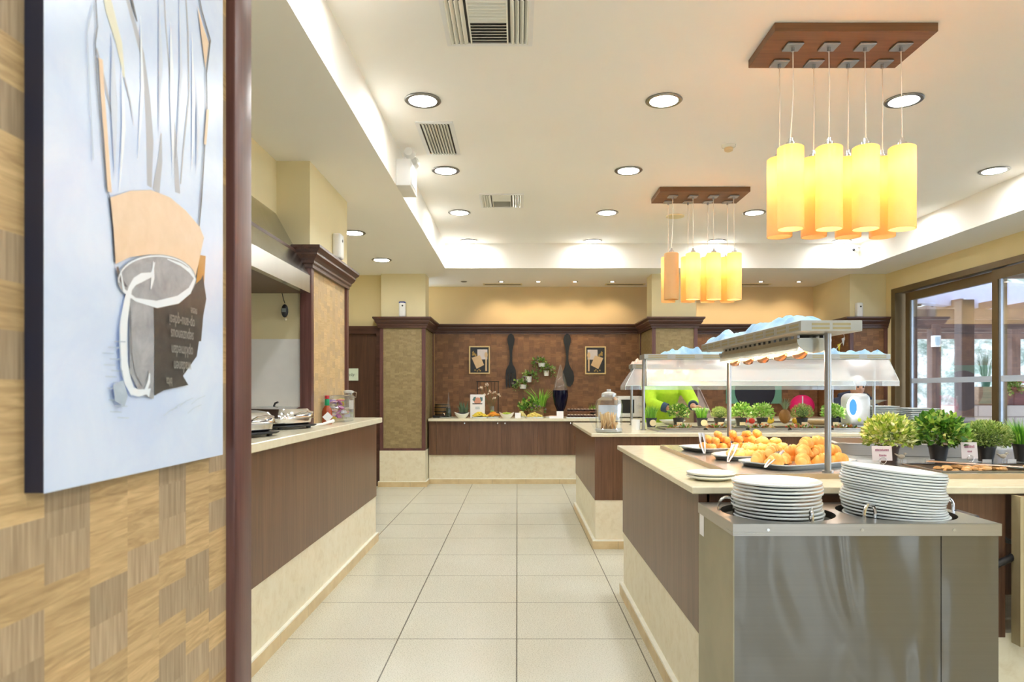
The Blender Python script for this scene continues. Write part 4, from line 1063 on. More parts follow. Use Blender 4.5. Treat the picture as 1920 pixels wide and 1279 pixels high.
def potted(lab, x, y, z, pot_r, pot_h, kind, cr, seed, potmat='black', group=None, sz=(1, 1, .85), lift=.55, n=None):
    p = thing('potted_plant', lab, 'potted plant', (x, y, z), group)
    MB().lathe([(0, 0), (pot_r*.72, 0), (pot_r*.98, pot_h*.88), (pot_r*1.04, pot_h*.88), (pot_r*1.04, pot_h), (pot_r*.94, pot_h), (pot_r*.90, pot_h*.85), (0, pot_h*.85)], (x, y, z), 24).build('pot', potmat, p)
    c = (x, y, z+pot_h+cr*lift*sz[2])
    st = MB(); random.seed(seed)
    for _ in range(7):
        a = random.uniform(0, 6.3); st.tube([(x, y, z+pot_h*.85), (x+math.cos(a)*cr*.3, y+math.sin(a)*cr*.3, z+pot_h+cr*.3), (x+math.cos(a)*cr*.6, y+math.sin(a)*cr*.6, c[2])], .0018, 5)
    m = MB()
    if kind == 'grass': blades(m, (x, y, z+pot_h*.85), pot_r*.8, n or 130, cr*2.0, cr*.85, .0055, seed); mat = 'leaf_grass'
    elif kind == 'moss': crown(m, c, cr, n or 3600, cr*.16, cr*.06, sz, seed, .6); mat = 'leaf_moss'; st.ball(c, cr*.6, 0, 14, sz)
    elif kind == 'var': crown(m, c, cr, n or 1700, cr*.26, cr*.15, sz, seed, .35); mat = 'leaf_var'
    elif kind == 'light': crown(m, c, cr, n or 420, cr*.34, cr*.24, sz, seed, .35); mat = 'leaf_light'
    else: crown(m, c, cr, n or 420, cr*.30, cr*.24, sz, seed, .3); mat = 'leaf_dark'
    if kind != 'grass': st.build('stem', 'stem', p)
    o = m.build('foliage', mat, p, fixn=False)
    return p
zs2 = zs
G = 'potted plants on the nearest island'
P1 = potted('bushy yellow-green variegated plant in a brown pot by the name card', 1.672, 3.13, zs2, .043, .072, 'var', .104, 1, 'brownpot', G)
P2 = potted('dark glossy leaved plant in black pot between the two name cards', 1.895, 3.13, zs2, .041, .075, 'dark', .108, 2, 'black', G, n=1000)
crown(MB(), (1.99, 3.12, zs2+.09), .055, 200, .022, .014, (1, 1, .8), 8).build('side_shoot', 'leaf_var', P2, fixn=False)
P3 = potted('round mossy green plant in black pot beside the white name card', 2.115, 3.14, zs2, .040, .070, 'moss', .100, 3, 'black', G, sz=(1, 1, .72))
P4 = potted('grassy plant in black pot at the right edge of the view', 2.275, 3.13, zs2, .040, .080, 'grass', .062, 4, 'black', G, n=200)
def bird(lab, x, y, z):
    m = MB().ball((0, 0, .02), .011, 0, 10, (1.5, .5, .9)).ball((.016, 0, .032), .006, 0, 8, (1.2, .7, 1)).tube([(-.012, 0, .022), (-.03, 0, .033)], [.005, .002], 6).tube([(.021, 0, .032), (.028, 0, .030)], [.002, .0006], 5)
    m.tube([(-.004, 0, .013), (-.004, 0, -.006)], .0012, 5).tube([(.004, 0, .013), (.004, 0, -.006)], .0012, 5)
    m.xform(Matrix.Translation((x, y, z))); solo(m, 'wooden_bird', plain('pale_bird_wood', (.70, .60, .46), .6), lab, 'ornament')
bird('little pale wooden bird ornament on the brown pot', 1.70, 3.078, zs2+.008)
bird('little pale wooden bird ornament beside the mossy plant pot', 2.158, 3.09, zs2+.008)

# ------------------------------------------------------------------ middle island
ZI = .915
M['bulb_dim'] = emit('gantry_bulb', (1, .88, .7), 4)
def gantry(lab, x0, x1, y, zt, zp0, px0, px1, gl):
    """steel housing on two posts; gl = lower edge of the sloping guard: (x left, x right, y, z top of lip, z bottom of lip)"""
    g = thing('glass_gantry', lab, 'sneeze guard', ((x0+x1)/2, y, ZI), 'sneeze guard gantries on the middle island')
    for x in (px0, px1): MB().cyl((x, y, ZI), .024, .008, 18).cyl((x, y, ZI), .0125, zt-.04-ZI, 14).build('post', 'alu', g)
    housing(g, x0, x1, y-.11, y+.11, zt-.042, zt, 9, 'x')
    gx0, gx1, gy, ga, gb = gl; z0 = zt-.045
    m = MB(); m.poly([(x0+.02, y-.10, z0), (x1-.01, y-.10, z0), (gx1, gy, ga), (gx0, gy, ga)]); m.build('sloping_pane', 'guard', g, fixn=False)
    m = MB(); m.poly([(x1-.01, y-.10, z0), (gx1, gy, ga), (gx1, y+.10, ga), (x1-.01, y+.06, z0)]); m.poly([(x0+.02, y-.10, z0), (gx0, gy, ga), (gx0, y+.10, ga), (x0+.02, y+.06, z0)]); m.build('end_pane', 'guard_lip', g, fixn=False)
    m = MB(); m.poly([(gx0, gy, ga), (gx1, gy, ga), (gx1, gy, gb), (gx0, gy, gb)]); m.poly([(gx1, gy, ga), (gx1, gy, gb), (gx1, y+.10, gb), (gx1, y+.10, ga)]); m.poly([(gx0, gy, ga), (gx0, gy, gb), (gx0, y+.10, gb), (gx0, y+.10, ga)]); m.build('bottom_lip', 'guard_lip', g, fixn=False)
    m = MB(); m.tube([(gx0, gy, ga), (gx1, gy, ga)], .003, 6); m.tube([(x1-.01, y-.10, z0), (gx1, gy, ga), (gx1, gy, gb)], .003, 6); m.tube([(x0+.02, y-.10, z0), (gx0, gy, ga), (gx0, gy, gb)], .003, 6)
    m.build('polished_edge', plain('polished_glass_edge', (.82, .88, .88), .3), g)
    for k in range(4):
        x = x0+(x1-x0)*(k+.7)/4.4
        MB().lathe([(.012, z0), (.02, z0-.02), (.052, z0-.055), (.050, z0-.058), (.015, z0-.022), (0, z0-.02)], (x, y+.02, 0), 18).build('lamp_shade', 'copper', g)
        MB().ball((x, y+.02, z0-.04), .018, n=10).build('bulb', 'bulb_dim', g)
    return g
gantry('nearer glass gantry with steel housing on the middle island', 1.07, 3.15, 5.98, 1.563, 0, 1.085, 3.065, (1.085, 3.19, 5.81, 1.335, 1.293))
gantry('farther glass gantry of the middle island, its left end by the microwave', 1.115, 3.20, 6.85, 1.512, 0, 1.125, 3.10, (1.03, 3.22, 6.62, 1.302, 1.262))
cloth('blue cloth bunched on the left end of nearer glass gantry', 1.22, 1.98, 5.89, 6.06, 1.563, .070, 7)
cloth('blue cloth bunched on the right end of nearer glass gantry', 2.45, 3.13, 5.89, 6.06, 1.563, .062, 9)
o = cloth('beige folded cloth at the left end of farther glass gantry', 1.12, 1.42, 6.77, 6.94, 1.512, .065, 12)
o.data.materials[0] = plain('beige_cloth', (.74, .60, .50), .9, bump=.3)
wl = thing('food_well', 'long stainless food well sunk along the middle island', 'food well', (2.1, 6.0, ZI))
m = MB()
for a, b, c_, d_ in ((1.15, 3.0, 5.66, 5.72), (1.15, 3.0, 6.10, 6.16), (1.15, 1.20, 5.72, 6.10), (2.95, 3.0, 5.72, 6.10)): m.box(a, b, c_, d_, ZI, ZI+.016)
m.box(1.20, 2.95, 5.72, 6.10, ZI, ZI+.004)
m.build('steel_frame', 'steel', wl)
fc = [('green salad leaves', 'salad', (.2, .4, .08)), ('red and white salad', 'salad', (.6, .2, .1)), ('sliced vegetables', 'salad', (.7, .7, .3)), ('olives and peppers', 'salad', (.2, .2, .05)), ('chopped greens', 'salad', (.3, .4, .1))]
for k in range(5):
    x0 = 1.215+k*.347
    pan(f'steel pan of salad in the middle island well, {ORD[k]} from the left', x0, x0+.33, 5.73, 6.09, ZI+.005, ZI+.03)
    mb = MB(); crown(mb, (x0+.165, 5.91, ZI+.020), .12, 90, .035, .028, (1, 1.05, .12), 50+k, .1)
    solo(mb, 'salad', 'salad', f'mixed salad in the {ORD[k]} pan from the left', 'food', kind='stuff', fixn=False)
    long_tongs(f'salad tongs lying over the {ORD[k]} pan from the left', (x0+.08+.02*(k % 2), 5.70, ZI+.040), (x0+.22-.03*(k % 3), 5.93, ZI+.047))
G = 'small potted plants on the middle island'
specs = [(1221, 'grass', .060, 'small grassy plant in navy pot beside the left gantry post', 'navy'), (1272, 'dark', .085, 'dark leafy plant in black pot before the green shirt', 'black'), (1316, 'grass', .055, 'small grassy plant in navy pot right of the green shirt', 'navy'),
         (1349, 'moss', .070, 'fine leaved plant in black pot behind the far gantry post', 'black'), (1389, 'light', .088, 'pale green bushy plant in black pot before the teal board', 'black'), (1429, 'light', .088, 'second pale green bushy plant, right of the teal board', 'black'),
         (1504, 'moss', .088, 'round mossy plant in black pot before the pink lantern', 'black'), (1562, 'light', .085, 'bright green plant in black pot beside the white juice machine', 'black')]
for k, (px, kd, cr, lb, pm_) in enumerate(specs):
    Y = 6.40; x = (px-970)*Y/F
    potted(lb, x, Y, ZI, .050, .088, kd, cr*1.08, 20+k, pm_, G, sz=(1, 1, .85), lift=.62, n={'grass': 140, 'moss': 1500, 'light': 520, 'dark': 480}[kd])
    m = MB().box(x-.028, x+.024, Y-.058, Y-.056, ZI+.022, ZI+.052) if k % 2 == 1 or k > 3 else MB().lathe([(0, 0), (.030, 0), (.030, .003), (0, .003)], (x+.005, Y-.060, ZI+.045), 16, ax='y')
    solo(m, 'plant_tag', plain('straw_tag', (.74, .64, .40), .6), f'small straw coloured tag on the {ORD[k]} little pot from the left', 'tag', 'tags on the little pots')
# large glass jar with bread sticks
j = thing('glass_jar', 'large clear glass jar of brown bread sticks at the island corner', 'jar', (.745, 5.66, ZI))
MB().lathe([(0, .004), (.100, .004), (.106, .012), (.104, .035), (.108, .05), (.112, .22), (.100, .262), (.055, .292), (.055, .30), (.062, .302), (.062, .29)], (.745, 5.66, ZI), 36).build('vessel', 'clear', j)
MB().lathe([(.0, .004), (.1, .004), (.109, .012), (.109, .028), (.104, .034), (0, .02)], (.745, 5.66, ZI), 36).build('thick_base', glass('jar_base_glass', (.8, .86, .84), .3, .2), j)
MB().lathe([(.060, .302), (.058, .318), (.03, .330), (.014, .332), (.018, .342), (.016, .350), (0, .352)], (.745, 5.66, ZI), 24).build('lid', glass('jar_lid_glass', (.82, .88, .86), .35, .25), j)
random.seed(21); m = MB()
solo(MB().prism([(.745+.085*math.cos(a), 5.665+.085*math.sin(a)) for a in [PI*(.05+.9*k/14) for k in range(15)]]+[(.745+.081*math.cos(a), 5.665+.081*math.sin(a)) for a in [PI*(.05+.9*k/14) for k in range(14, -1, -1)]], 'z', ZI+.10, ZI+.22), 'paper_roll', plain('bluish_paper', (.62, .70, .82), .7), 'pale blue paper wrap standing inside the big jar', 'paper')
M['stick'] = pastry_mat('breadstick_crust', (.48, .25, .08), (.62, .36, .13), (.80, .58, .30))
stk = MB().tube([(0, 0, 0), (.002, 0, .06), (0, 0, .13)], [.006, .0075, .006], 8).build('breadstick', 'stick'); stk['category'] = 'breadstick'; stk['group'] = 'bread sticks in the jar'
stk['label'] = 'brown bread stick among those inside the big glass jar'
for k in range(54):
    a = k*2.4; q = random.uniform(.02, .07); ti = random.uniform(.05, .35) if k < 34 else random.uniform(.9, 1.4)
    loc = (.745+q*math.cos(a)*(.6 if ti > .6 else 1), 5.66+q*math.sin(a)*(.6 if ti > .6 else 1)-.0, ZI+.026+random.uniform(0, .03)*(k % 3 > 0))
    ph = a+PI+random.uniform(-2.2, 2.2)
    rot = (0, ti if ti < .6 else ti*.8, ph)
    if k == 0: stk.location = loc; stk.rotation_euler = rot
    else: dup(stk, loc, rot=rot, _k=[], scale=random.uniform(.8, 1.0) if ti < .6 else .62)
# white cup, acrylic holder, juice machine, plates stacks
solo(MB().lathe([(0, 0), (.036, 0), (.038, .09), (.034, .09), (.033, .004), (0, .004)], ((1192-970)*6.0/F, 6.0, ZI), 20), 'cup', 'white', 'small white cup beside the left gantry post', 'cup')
solo(MB().prism([(0, 0), (.05, 0), (.0, .10), (-.045, .10)], 'y', 5.78, 5.80).xform(Matrix.Translation((.66, 0.2, ZI))), 'card_holder', 'clear', 'clear acrylic card holder left of the bread stick jar', 'card holder')
jx, jy = 3.085, 6.33
jm = thing('juice_machine', 'white juice machine with glowing blue oval beside the plate stacks', 'juice machine', (jx, jy, ZI))
MB().rbox((jx+.03, jy+.08, ZI+.16), (.19, .26, .31), .06, 5).build('body', plain('grey_white_plastic', (.70, .72, .73), .3), jm)
Rm = Matrix.Translation((jx-.055, jy-.055, ZI+.19)) @ Matrix.Rotation(R(-28), 4, 'Z')
ov = [(.052*math.cos(a), .095*math.sin(a)) for a in [2*PI*k/32 for k in range(32)]]; iv = [(x*.62, z*.78) for x, z in ov]
m = MB(); m.add([(x, -.012, z) for x, z in ov]+[(x, -.018, z) for x, z in iv]+[(x, .06, z) for x, z in ov], [[i, (i+1) % 32, 32+(i+1) % 32, 32+i] for i in range(32)]+[[i, (i+1) % 32, 64+(i+1) % 32, 64+i] for i in range(32)], 0, True)
m.xform(Rm).build('glowing_ring', emit('white_glow', (.9, .96, 1), 1.6), jm)
MB().add([(x, -.014, z) for x, z in iv], [list(range(32))]).xform(Rm).build('blue_window', emit('blue_glow', (.05, .22, .50), .6), jm)
MB().cyl((jx+.0, jy-.062, ZI+.075), .016, .006, 16, 0, 'y').xform(Matrix.Identity(4)).build('round_sticker', plain('lime_sticker', (.62, .80, .06), .5), jm)
MB().box(jx-.07, jx+.12, jy-.10, jy+.16, ZI, ZI+.025).build('drip_tray', 'alu', jm)
def square_stack(x, y, n, wd, lab, z=ZI):
    p = MB()
    prof = [(.62, .0), (.98, .014), (1.0, .018), (.95, .018), (.60, .004)]
    vs = []; fs = []
    for s_, zz in prof: vs += [(-wd/2*s_, -wd/2*s_, zz), (wd/2*s_, -wd/2*s_, zz), (wd/2*s_, wd/2*s_, zz), (-wd/2*s_, wd/2*s_, zz)]
    for k in range(4):
        for e_ in range(4): fs.append([k*4+e_, k*4+(e_+1) % 4, (k+1)*4+(e_+1) % 4, (k+1)*4+e_])
    fs += [[0, 1, 2, 3], [16, 17, 18, 19]]
    o = p.add(vs, fs).build('square_plate', 'china')
    for k in range(n):
        i = n-1-k; lb = f'white square plate, {nth(i, n)} of the {lab}'; loc = (x+random.uniform(-.003, .003), y, z+k*.0165)
        if k == 0: o.location = loc; tag(o, lb, 'plate', 'square plates in the '+lab)
        else: dup(o, loc, label=lb, rz=random.uniform(-.03, .03), _k=[])
square_stack(3.33, 6.40, 12, .25, 'left square stack')
square_stack(3.60, 6.25, 11, .27, 'right square stack')
st = thing('bowl_stand', 'grey leaf shaped bowl of lettuce behind the juice machine', 'bowl', (3.55, 7.05, ZI))
MB().lathe([(0, .0), (.05, 0), (.012, .02), (.012, .185), (.04, .20), (.15, .245), (.155, .245), (.04, .195), (0, .195)], (3.55, 7.05, ZI), 24, sx=1.2).build('bowl', 'alu', st)
solo(crown(MB(), (3.47, 7.05, ZI+.255), .07, 50, .05, .04, (1.2, 1, .4), 70, .2), 'lettuce', 'leaf_light', 'lettuce leaves heaped in the grey bowl', 'lettuce', kind='stuff', fixn=False)
# produce on the rear edge of the middle island
pn = thing('pineapple', 'whole pineapple between the mossy plant and the teal board', 'pineapple', (2.75, 7.15, ZI))
MB().ball((2.75, 7.15, ZI+.075), .058, 0, 16, (1, 1, 1.3)).build('fruit', plain('pineapple_skin', (.30, .14, .03), .6, bump=.8, scale=60), pn)
blades(MB(), (2.75, 7.15, ZI+.13), .012, 34, .13, .07, .014, 5).build('leaf_crown', plain('greyish_leaf', (.20, .26, .15), .6), pn, fixn=False)
for k, (x, r_, c_, nm, col) in enumerate(((1.92, .035, (.80, .55, .05), 'yellow pepper left of the teal board', 'yellow'), (2.33, .036, (.70, .05, .03), 'red tomato before the teal board', 'red'), (2.41, .034, (.70, .05, .03), 'red tomato right beside the first tomato', 'red'), (2.60, .04, (.80, .58, .04), 'yellow pepper left of the pineapple', 'y'), (2.86, .036, (.80, .50, .04), 'yellow pepper right of the pineapple', 'y'), (2.93, .033, (.78, .74, .70), 'pale onion right of the pineapple', 'o'))):
    f_ = thing('vegetable', nm, 'vegetable', (x, 7.15, ZI)); 
    MB().ball((x, 7.15, ZI+r_*.85), r_, 0, 14, (1, 1, .9)).build('body', plain('veg_'+str(k), c_, .3), f_)
    MB().tube([(x, 7.15, ZI+r_*1.6), (x+.004, 7.15, ZI+r_*2.1)], .004, 6).build('stalk', 'stem', f_)
for k, (x, c_) in enumerate(((1.55, 'left'), (2.1, 'middle'), (3.0, 'right'))):
    solo(MB().lathe([(0, 0), (.06, 0), (.13, .045), (.135, .045), (.065, -.0), (0, .004)], (x, 6.95, ZI+.001), 28), 'serving_bowl', 'china' if k != 2 else plain('sand_bowl', (.72, .56, .36), .5), f'wide low bowl at the rear of the middle island, {c_} one', 'bowl')

# ------------------------------------------------------------------ people
def body_mesh(name, mats, parts, parent=None, vox=.010, smooth=6, **kw):
    mb = MB()
    for kind, *a in parts:
        if kind == 't': mb.tube(a[0], a[1], 14, ry=a[2] if len(a) > 2 else None)
        elif kind == 'b': mb.ball(a[0], a[1], 0, 18, a[2] if len(a) > 2 else (1, 1, 1))
    o = mb.build(name, mats, parent, **kw)
    r = o.modifiers.new('merge', 'REMESH'); r.mode = 'VOXEL'; r.voxel_size = vox; r.use_smooth_shade = True
    s = o.modifiers.new('smooth', 'SMOOTH'); s.iterations = smooth; s.factor = .5
    return o
M['skin'] = plain('skin', (.56, .30, .20), .5, var=.05)
M['lime'] = plain('lime_fleece', (.50, .80, .04), .8, bump=.4, scale=30)
M['cuff'] = plain('navy_cuff', (.035, .07, .13), .7)
M['hair'] = plain('dark_hair', (.03, .02, .015), .6)
M['trouser'] = plain('dark_trousers', (.03, .03, .035), .8)
def hand(wrist, tip_dir, down, s=1.0, curl=.5):
    """palm, four unequal fingers and a thumb as tubes"""
    w_ = Vector(wrist); d = Vector(tip_dir).normalized(); n = Vector(down).normalized(); n = (n-d*n.dot(d)).normalized(); sd = d.cross(n)
    P = [('t', [w_-d*.02, w_+d*.03*s, w_+d*.075*s], [.024*s, .034*s, .036*s], .55)]
    for k, (off, ln) in enumerate(((-.027, .062), (-.009, .072), (.009, .068), (.026, .052))):
        b = w_+d*.072*s+sd*off*s; m1 = b+(d+n*curl*.4).normalized()*ln*.5*s; e = m1+(d+n*curl*1.6).normalized()*ln*.5*s
        P.append(('t', [b-d*.012, b+(m1-b)*.5, m1, e], [.0095*s, .0092*s, .0085*s, .0065*s]))
    b = w_+d*.022*s-sd*.026*s; m1 = b+(d*.6-sd*.8+n*.3).normalized()*.038*s; e = m1+(d*.9-sd*.2+n*.4).normalized()*.034*s
    P.append(('t', [b, m1, e], [.013*s, .0105*s, .008*s]))
    return P
def person(lab, x, y, pose):
    p = thing('person', lab, 'person', (x, y, 0))
    return p
# --- person in lime fleece, leaning over the middle island
X, Y = 1.60, 7.72
pp = person('person in lime green fleece leaning over the middle island, hands holding food', X, Y, None)
pel = (X, Y+.10, .93); ch = (X+.02, Y-.06, 1.27); nk = (X+.025, Y-.13, 1.43); hd = (X+.03, Y-.18, 1.545)
Ls, Rs = (X-.17, Y-.07, 1.335), (X+.21, Y-.07, 1.335)
Le, Re = (X-.15, Y-.20, 1.12), (X+.30, Y-.20, 1.125)
Lw, Rw = (X+.03, Y-.33, 1.055), (X+.25, Y-.40, 1.085)
torso = [('t', [(X, Y+.13, .86), (X, Y+.10, .95), (X+.005, Y+.05, 1.08), (X+.012, Y-.02, 1.2), ch, (X+.022, Y-.09, 1.36)], [.15, .155, .145, .16, .168, .12], .68)]
arms = lambda a: [('t', [Ls, Le, Lw], [.058+a, .045+a, .034+a]), ('t', [Rs, Re, Rw], [.058+a, .045+a, .034+a]), ('b', Ls, .068+a), ('b', Rs, .068+a), ('t', [Ls, (X+.022, Y-.1, 1.375), Rs], [.05+a, .055+a, .05+a])]
legs = [('t', [(X-.08, Y+.12, .90), (X-.09, Y+.06, .5), (X-.09, Y+.10, .09)], [.088, .062, .042]), ('t', [(X+.08, Y+.12, .90), (X+.09, Y+.06, .5), (X+.09, Y+.10, .09)], [.088, .062, .042]),
        ('t', [(X-.09, Y+.12, .045), (X-.09, Y-.08, .035)], [.045, .035]), ('t', [(X+.09, Y+.12, .045), (X+.09, Y-.08, .035)], [.045, .035])]
headp = [('t', [(X+.024, Y-.10, 1.36), nk, (X+.028, Y-.16, 1.48)], [.058, .052, .05]), ('b', hd, .082, (.92, 1.1, 1.25)), ('b', (X+.03, Y-.265, 1.53), .016, (1, 1.1, 1.3)), ('b', (X-.045, Y-.17, 1.535), .018, (.5, .9, 1.4)), ('b', (X+.105, Y-.17, 1.535), .018, (.5, .9, 1.4)), ('b', (X+.03, Y-.225, 1.485), .03, (1.1, .9, .8))]
bd = body_mesh('body', 'skin', torso+arms(-.004)+legs+headp+hand(Lw, (.55, -.75, -.30), (.1, -.3, -1))+hand(Rw, (.75, -.55, -.05), (.1, -.2, -1)), pp, .0085, 3)
body_mesh('fleece', 'lime', [('t', [(X, Y+.13, .80), (X, Y+.10, .95), (X+.005, Y+.05, 1.08), (X+.012, Y-.02, 1.2), ch, (X+.022, Y-.09, 1.37)], [.185, .18, .168, .182, .188, .135], .70)]+
          [('t', [Ls, Le, tuple(Vector(Le).lerp(Vector(Lw), .62))], [.078, .066, .050]), ('t', [Rs, Re, tuple(Vector(Re).lerp(Vector(Rw), .62))], [.078, .066, .050]), ('b', Ls, .086), ('b', Rs, .086), ('t', [Ls, (X+.022, Y-.09, 1.385), Rs], [.062, .068, .062])], pp, .012, 5)
MB().tube([Vector(Le).lerp(Vector(Lw), .60), Vector(Le).lerp(Vector(Lw), .82)], [.054, .050], 16).build('sleeve_cuff', 'cuff', pp); MB().tube([Vector(Re).lerp(Vector(Rw), .60), Vector(Re).lerp(Vector(Rw), .82)], [.054, .050], 16).build('sleeve_cuff', 'cuff', pp)
body_mesh('hair', 'hair', [('b', (X+.03, Y-.155, 1.575), .092, (.95, 1.05, 1.12)), ('b', (X+.03, Y-.11, 1.50), .07)], pp, .010, 4)
body_mesh('trousers', 'trouser', [('t', [(X-.08, Y+.12, .90), (X-.09, Y+.06, .5), (X-.09, Y+.10, .11)], [.105, .08, .062]), ('t', [(X+.08, Y+.12, .90), (X+.09, Y+.06, .5), (X+.09, Y+.10, .11)], [.105, .08, .062])], pp, .014, 4)
m = MB()
for sx in (-.032, .032): m.ball((X+.03+sx, Y-.262, 1.552), .010, 0, 10)
m.build('eyes', 'white', bd); MB().tube([(X+.01, Y-.262, 1.492), (X+.03, Y-.268, 1.490), (X+.05, Y-.262, 1.492)], .004, 6).build('mouth', plain('lips', (.45, .15, .12), .5), bd)
solo(MB().rbox((X+.30, Y-.50, 1.062), (.16, .09, .022), .010, 3), 'food_packet', plain('pale_green_pack', (.70, .82, .48), .4), 'pale green packet held between the hands of the lime fleece person', 'packet')
# --- person in navy with a white cap, bent beyond the juice machine
X, Y = 3.88, 8.05
M['navycl'] = plain('navy_jumper', (.012, .018, .045), .8)
q = person('person in navy clothes and white cap bending beyond the juice machine', X, Y, None)
tor = lambda a: [('t', [(X, Y+.16, .88), (X-.01, Y+.08, 1.0), (X-.03, Y-.02, 1.10), (X-.04, Y-.10, 1.17)], [.15+a, .15+a, .16+a, .12+a], .75)]
ar = lambda a: [('t', [(X-.20, Y-.06, 1.14), (X-.24, Y-.18, .98), (X-.12, Y-.34, .97)], [.055+a, .045+a, .032+a]), ('t', [(X+.13, Y-.06, 1.14), (X+.2, Y-.18, .98), (X+.06, Y-.34, .97)], [.055+a, .045+a, .032+a]), ('t', [(X-.19, Y-.08, 1.15), (X-.03, Y-.1, 1.18), (X+.12, Y-.08, 1.15)], [.055+a]*3)]
lg = lambda a: [('t', [(X+s_*.09, Y+.16, .9), (X+s_*.1, Y+.08, .5), (X+s_*.1, Y+.14, .09)], [.09+a, .065+a, .045+a]) for s_ in (-1, 1)]
hx = (X-.045, Y-.20, 1.285)
bd2 = body_mesh('body', 'skin', tor(0)+ar(0)+lg(0)+[('t', [(X-.04, Y-.11, 1.16), hx], [.055, .05]), ('b', hx, .080, (.92, 1.1, 1.25)), ('b', (hx[0], hx[1]-.088, 1.272), .015), ('b', (hx[0], hx[1]-.05, 1.23), .028)]+[('t', [(X+s_*.1, Y+.14, .045), (X+s_*.1, Y-.08, .035)], [.045, .035]) for s_ in (-1, 1)]
          + hand((X-.12, Y-.34, .97), (.5, -.8, -.1), (0, 0, -1))+hand((X+.06, Y-.34, .97), (-.4, -.8, -.1), (0, 0, -1)), q, .0095, 3)
body_mesh('jumper', 'navycl', tor(.025)+[('t', [(X-.20, Y-.06, 1.14), (X-.24, Y-.18, .98), (X-.15, Y-.30, .972)], [.075, .065, .046]), ('t', [(X+.13, Y-.06, 1.14), (X+.2, Y-.18, .98), (X+.09, Y-.30, .972)], [.075, .065, .046]), ('t', [(X-.19, Y-.08, 1.15), (X-.03, Y-.1, 1.19), (X+.12, Y-.08, 1.15)], [.075]*3)], q, .013, 4)
body_mesh('trousers', 'trouser', lg(.018), q, .014, 4)
body_mesh('cap', 'white', [('b', (hx[0], hx[1]+.005, hx[2]+.055), .098, (1, 1.05, .75)), ('b', (hx[0], hx[1], hx[2]+.085), .075, (1, 1, .8))], q, .010, 3)
m = MB()
for sx in (-.030, .030): m.ball((hx[0]+sx, hx[1]-.082, 1.295), .010, 0, 10)
m.build('eyes', 'black', bd2)
# ------------------------------------------------------------------ cooking counter things
ZC = 1.03
def chafer(lab, x, y, rz):
    c = thing('chafing_dish', lab, 'chafing dish', (x, y, ZC), 'chafing dishes on the cooking counter')
    Mx = Matrix.Translation((x, y, ZC)) @ Matrix.Rotation(rz, 4, 'Z')
    def sq(mb, prof, mi=0, p=5.0, n=40):
        vs = []; fs = []
        for s_, z in prof:
            for i in range(n):
                a = 2*PI*i/n; ca, sa = math.cos(a), math.sin(a); k = (abs(ca)**p+abs(sa)**p)**(-1/p); vs.append((s_*k*ca, s_*.86*k*sa, z))
        for k in range(len(prof)-1):
            for i in range(n): j = (i+1) % n; fs.append([k*n+i, k*n+j, (k+1)*n+j, (k+1)*n+i])
        return mb.add(vs, fs, mi, True)
    sq(MB(), [(.001, .012), (.205, .012), (.215, .018), (.215, .022), (.19, .024), (.001, .024)]).xform(Mx).build('warming_plate', 'black', c)
    m = MB()
    for sx in (-.15, .15):
        for sy in (-.13, .13): m.cyl((sx, sy, 0), .014, .012, 10)
    m.xform(Mx).build('foot', 'black', c)
    sq(MB(), [(.001, .024), (.17, .024), (.185, .034), (.19, .060), (.205, .062), (.205, .066), (.001, .066)]).xform(Mx).build('water_pan', 'chrome', c)
    ld = sq(MB(), [(.200, .066), (.196, .085), (.170, .118), (.12, .128), (.001, .132)]).xform(Mx).build('lid', 'chrome', c)
    MB().lathe([(0, .131), (.10, .128), (.10, .130), (0, .134)], (0, 0, 0), 28).xform(Mx).build('lid_window', 'clear', ld)
    m = MB(); m.tube([(.195, -.06, .078), (.235, -.055, .098), (.245, 0, .102), (.235, .055, .098), (.195, .06, .078)], .006, 8); m.xform(Mx).build('lid_handle', 'chrome', ld)
    MB().tube([(.0, 0, .132), (.01, 0, .150), (.03, 0, .156)], .006, 8).xform(Mx).build('lid_knob', 'black', ld)
chafer('nearer chrome chafing dish, half hidden behind the partition post', -1.43, 3.42, R(-20))
chafer('farther chrome chafing dish beside the pale clad pillar', -1.46, 4.17, R(-20))
solo(MB().tube([(-1.30, 4.35, ZC+.006), (-1.24, 4.42, ZC+.012), (-1.19, 4.50, ZC+.03)], [.010, .007, .012], 10), 'serving_spoon', 'white', 'white spoon lying beside the farther chafing dish', 'spoon')
sb = thing('sauce_bottle', 'small red sauce bottle with green neck and red cap', 'bottle', (-1.275, 4.66, ZC))
MB().lathe([(0, 0), (.030, 0), (.034, .006), (.034, .085), (.028, .105), (.014, .125), (.0, .126)], (-1.275, 4.66, ZC), 24).build('body', plain('red_sauce', (.34, .06, .015), .15), sb)
MB().lathe([(.0135, .124), (.0155, .130), (.0155, .168), (.0125, .170), (0, .17)], (-1.275, 4.66, ZC), 20).build('neck_foil', plain('green_foil', (.01, .30, .12), .3), sb)
MB().lathe([(.013, .170), (.015, .171), (.015, .192), (0, .193)], (-1.275, 4.66, ZC), 18).build('cap', plain('red_cap', (.48, .02, .03), .35), sb)
MB().prism([(.0, -.034), (.034, 0), (0, .034), (-.034, 0)], 'y', -.0005, .0005).xform(Matrix.Translation((-1.262, 4.627, ZC+.05)) @ Matrix.Rotation(R(20), 4, 'Z')).build('diamond_label', 'paper', sb)
random.seed(31)
cb = thing('sachet_box', 'clear box of colourful wrapped sachets beside the sauce bottle', 'box', (-1.29, 5.0, ZC))
m = MB()
for a, b, c_, d_ in ((-1.36, -1.215, 4.885, 4.888), (-1.36, -1.215, 5.155, 5.158), (-1.36, -1.357, 4.888, 5.155), (-1.218, -1.215, 4.888, 5.155)): m.box(a, b, c_, d_, ZC, ZC+.19)
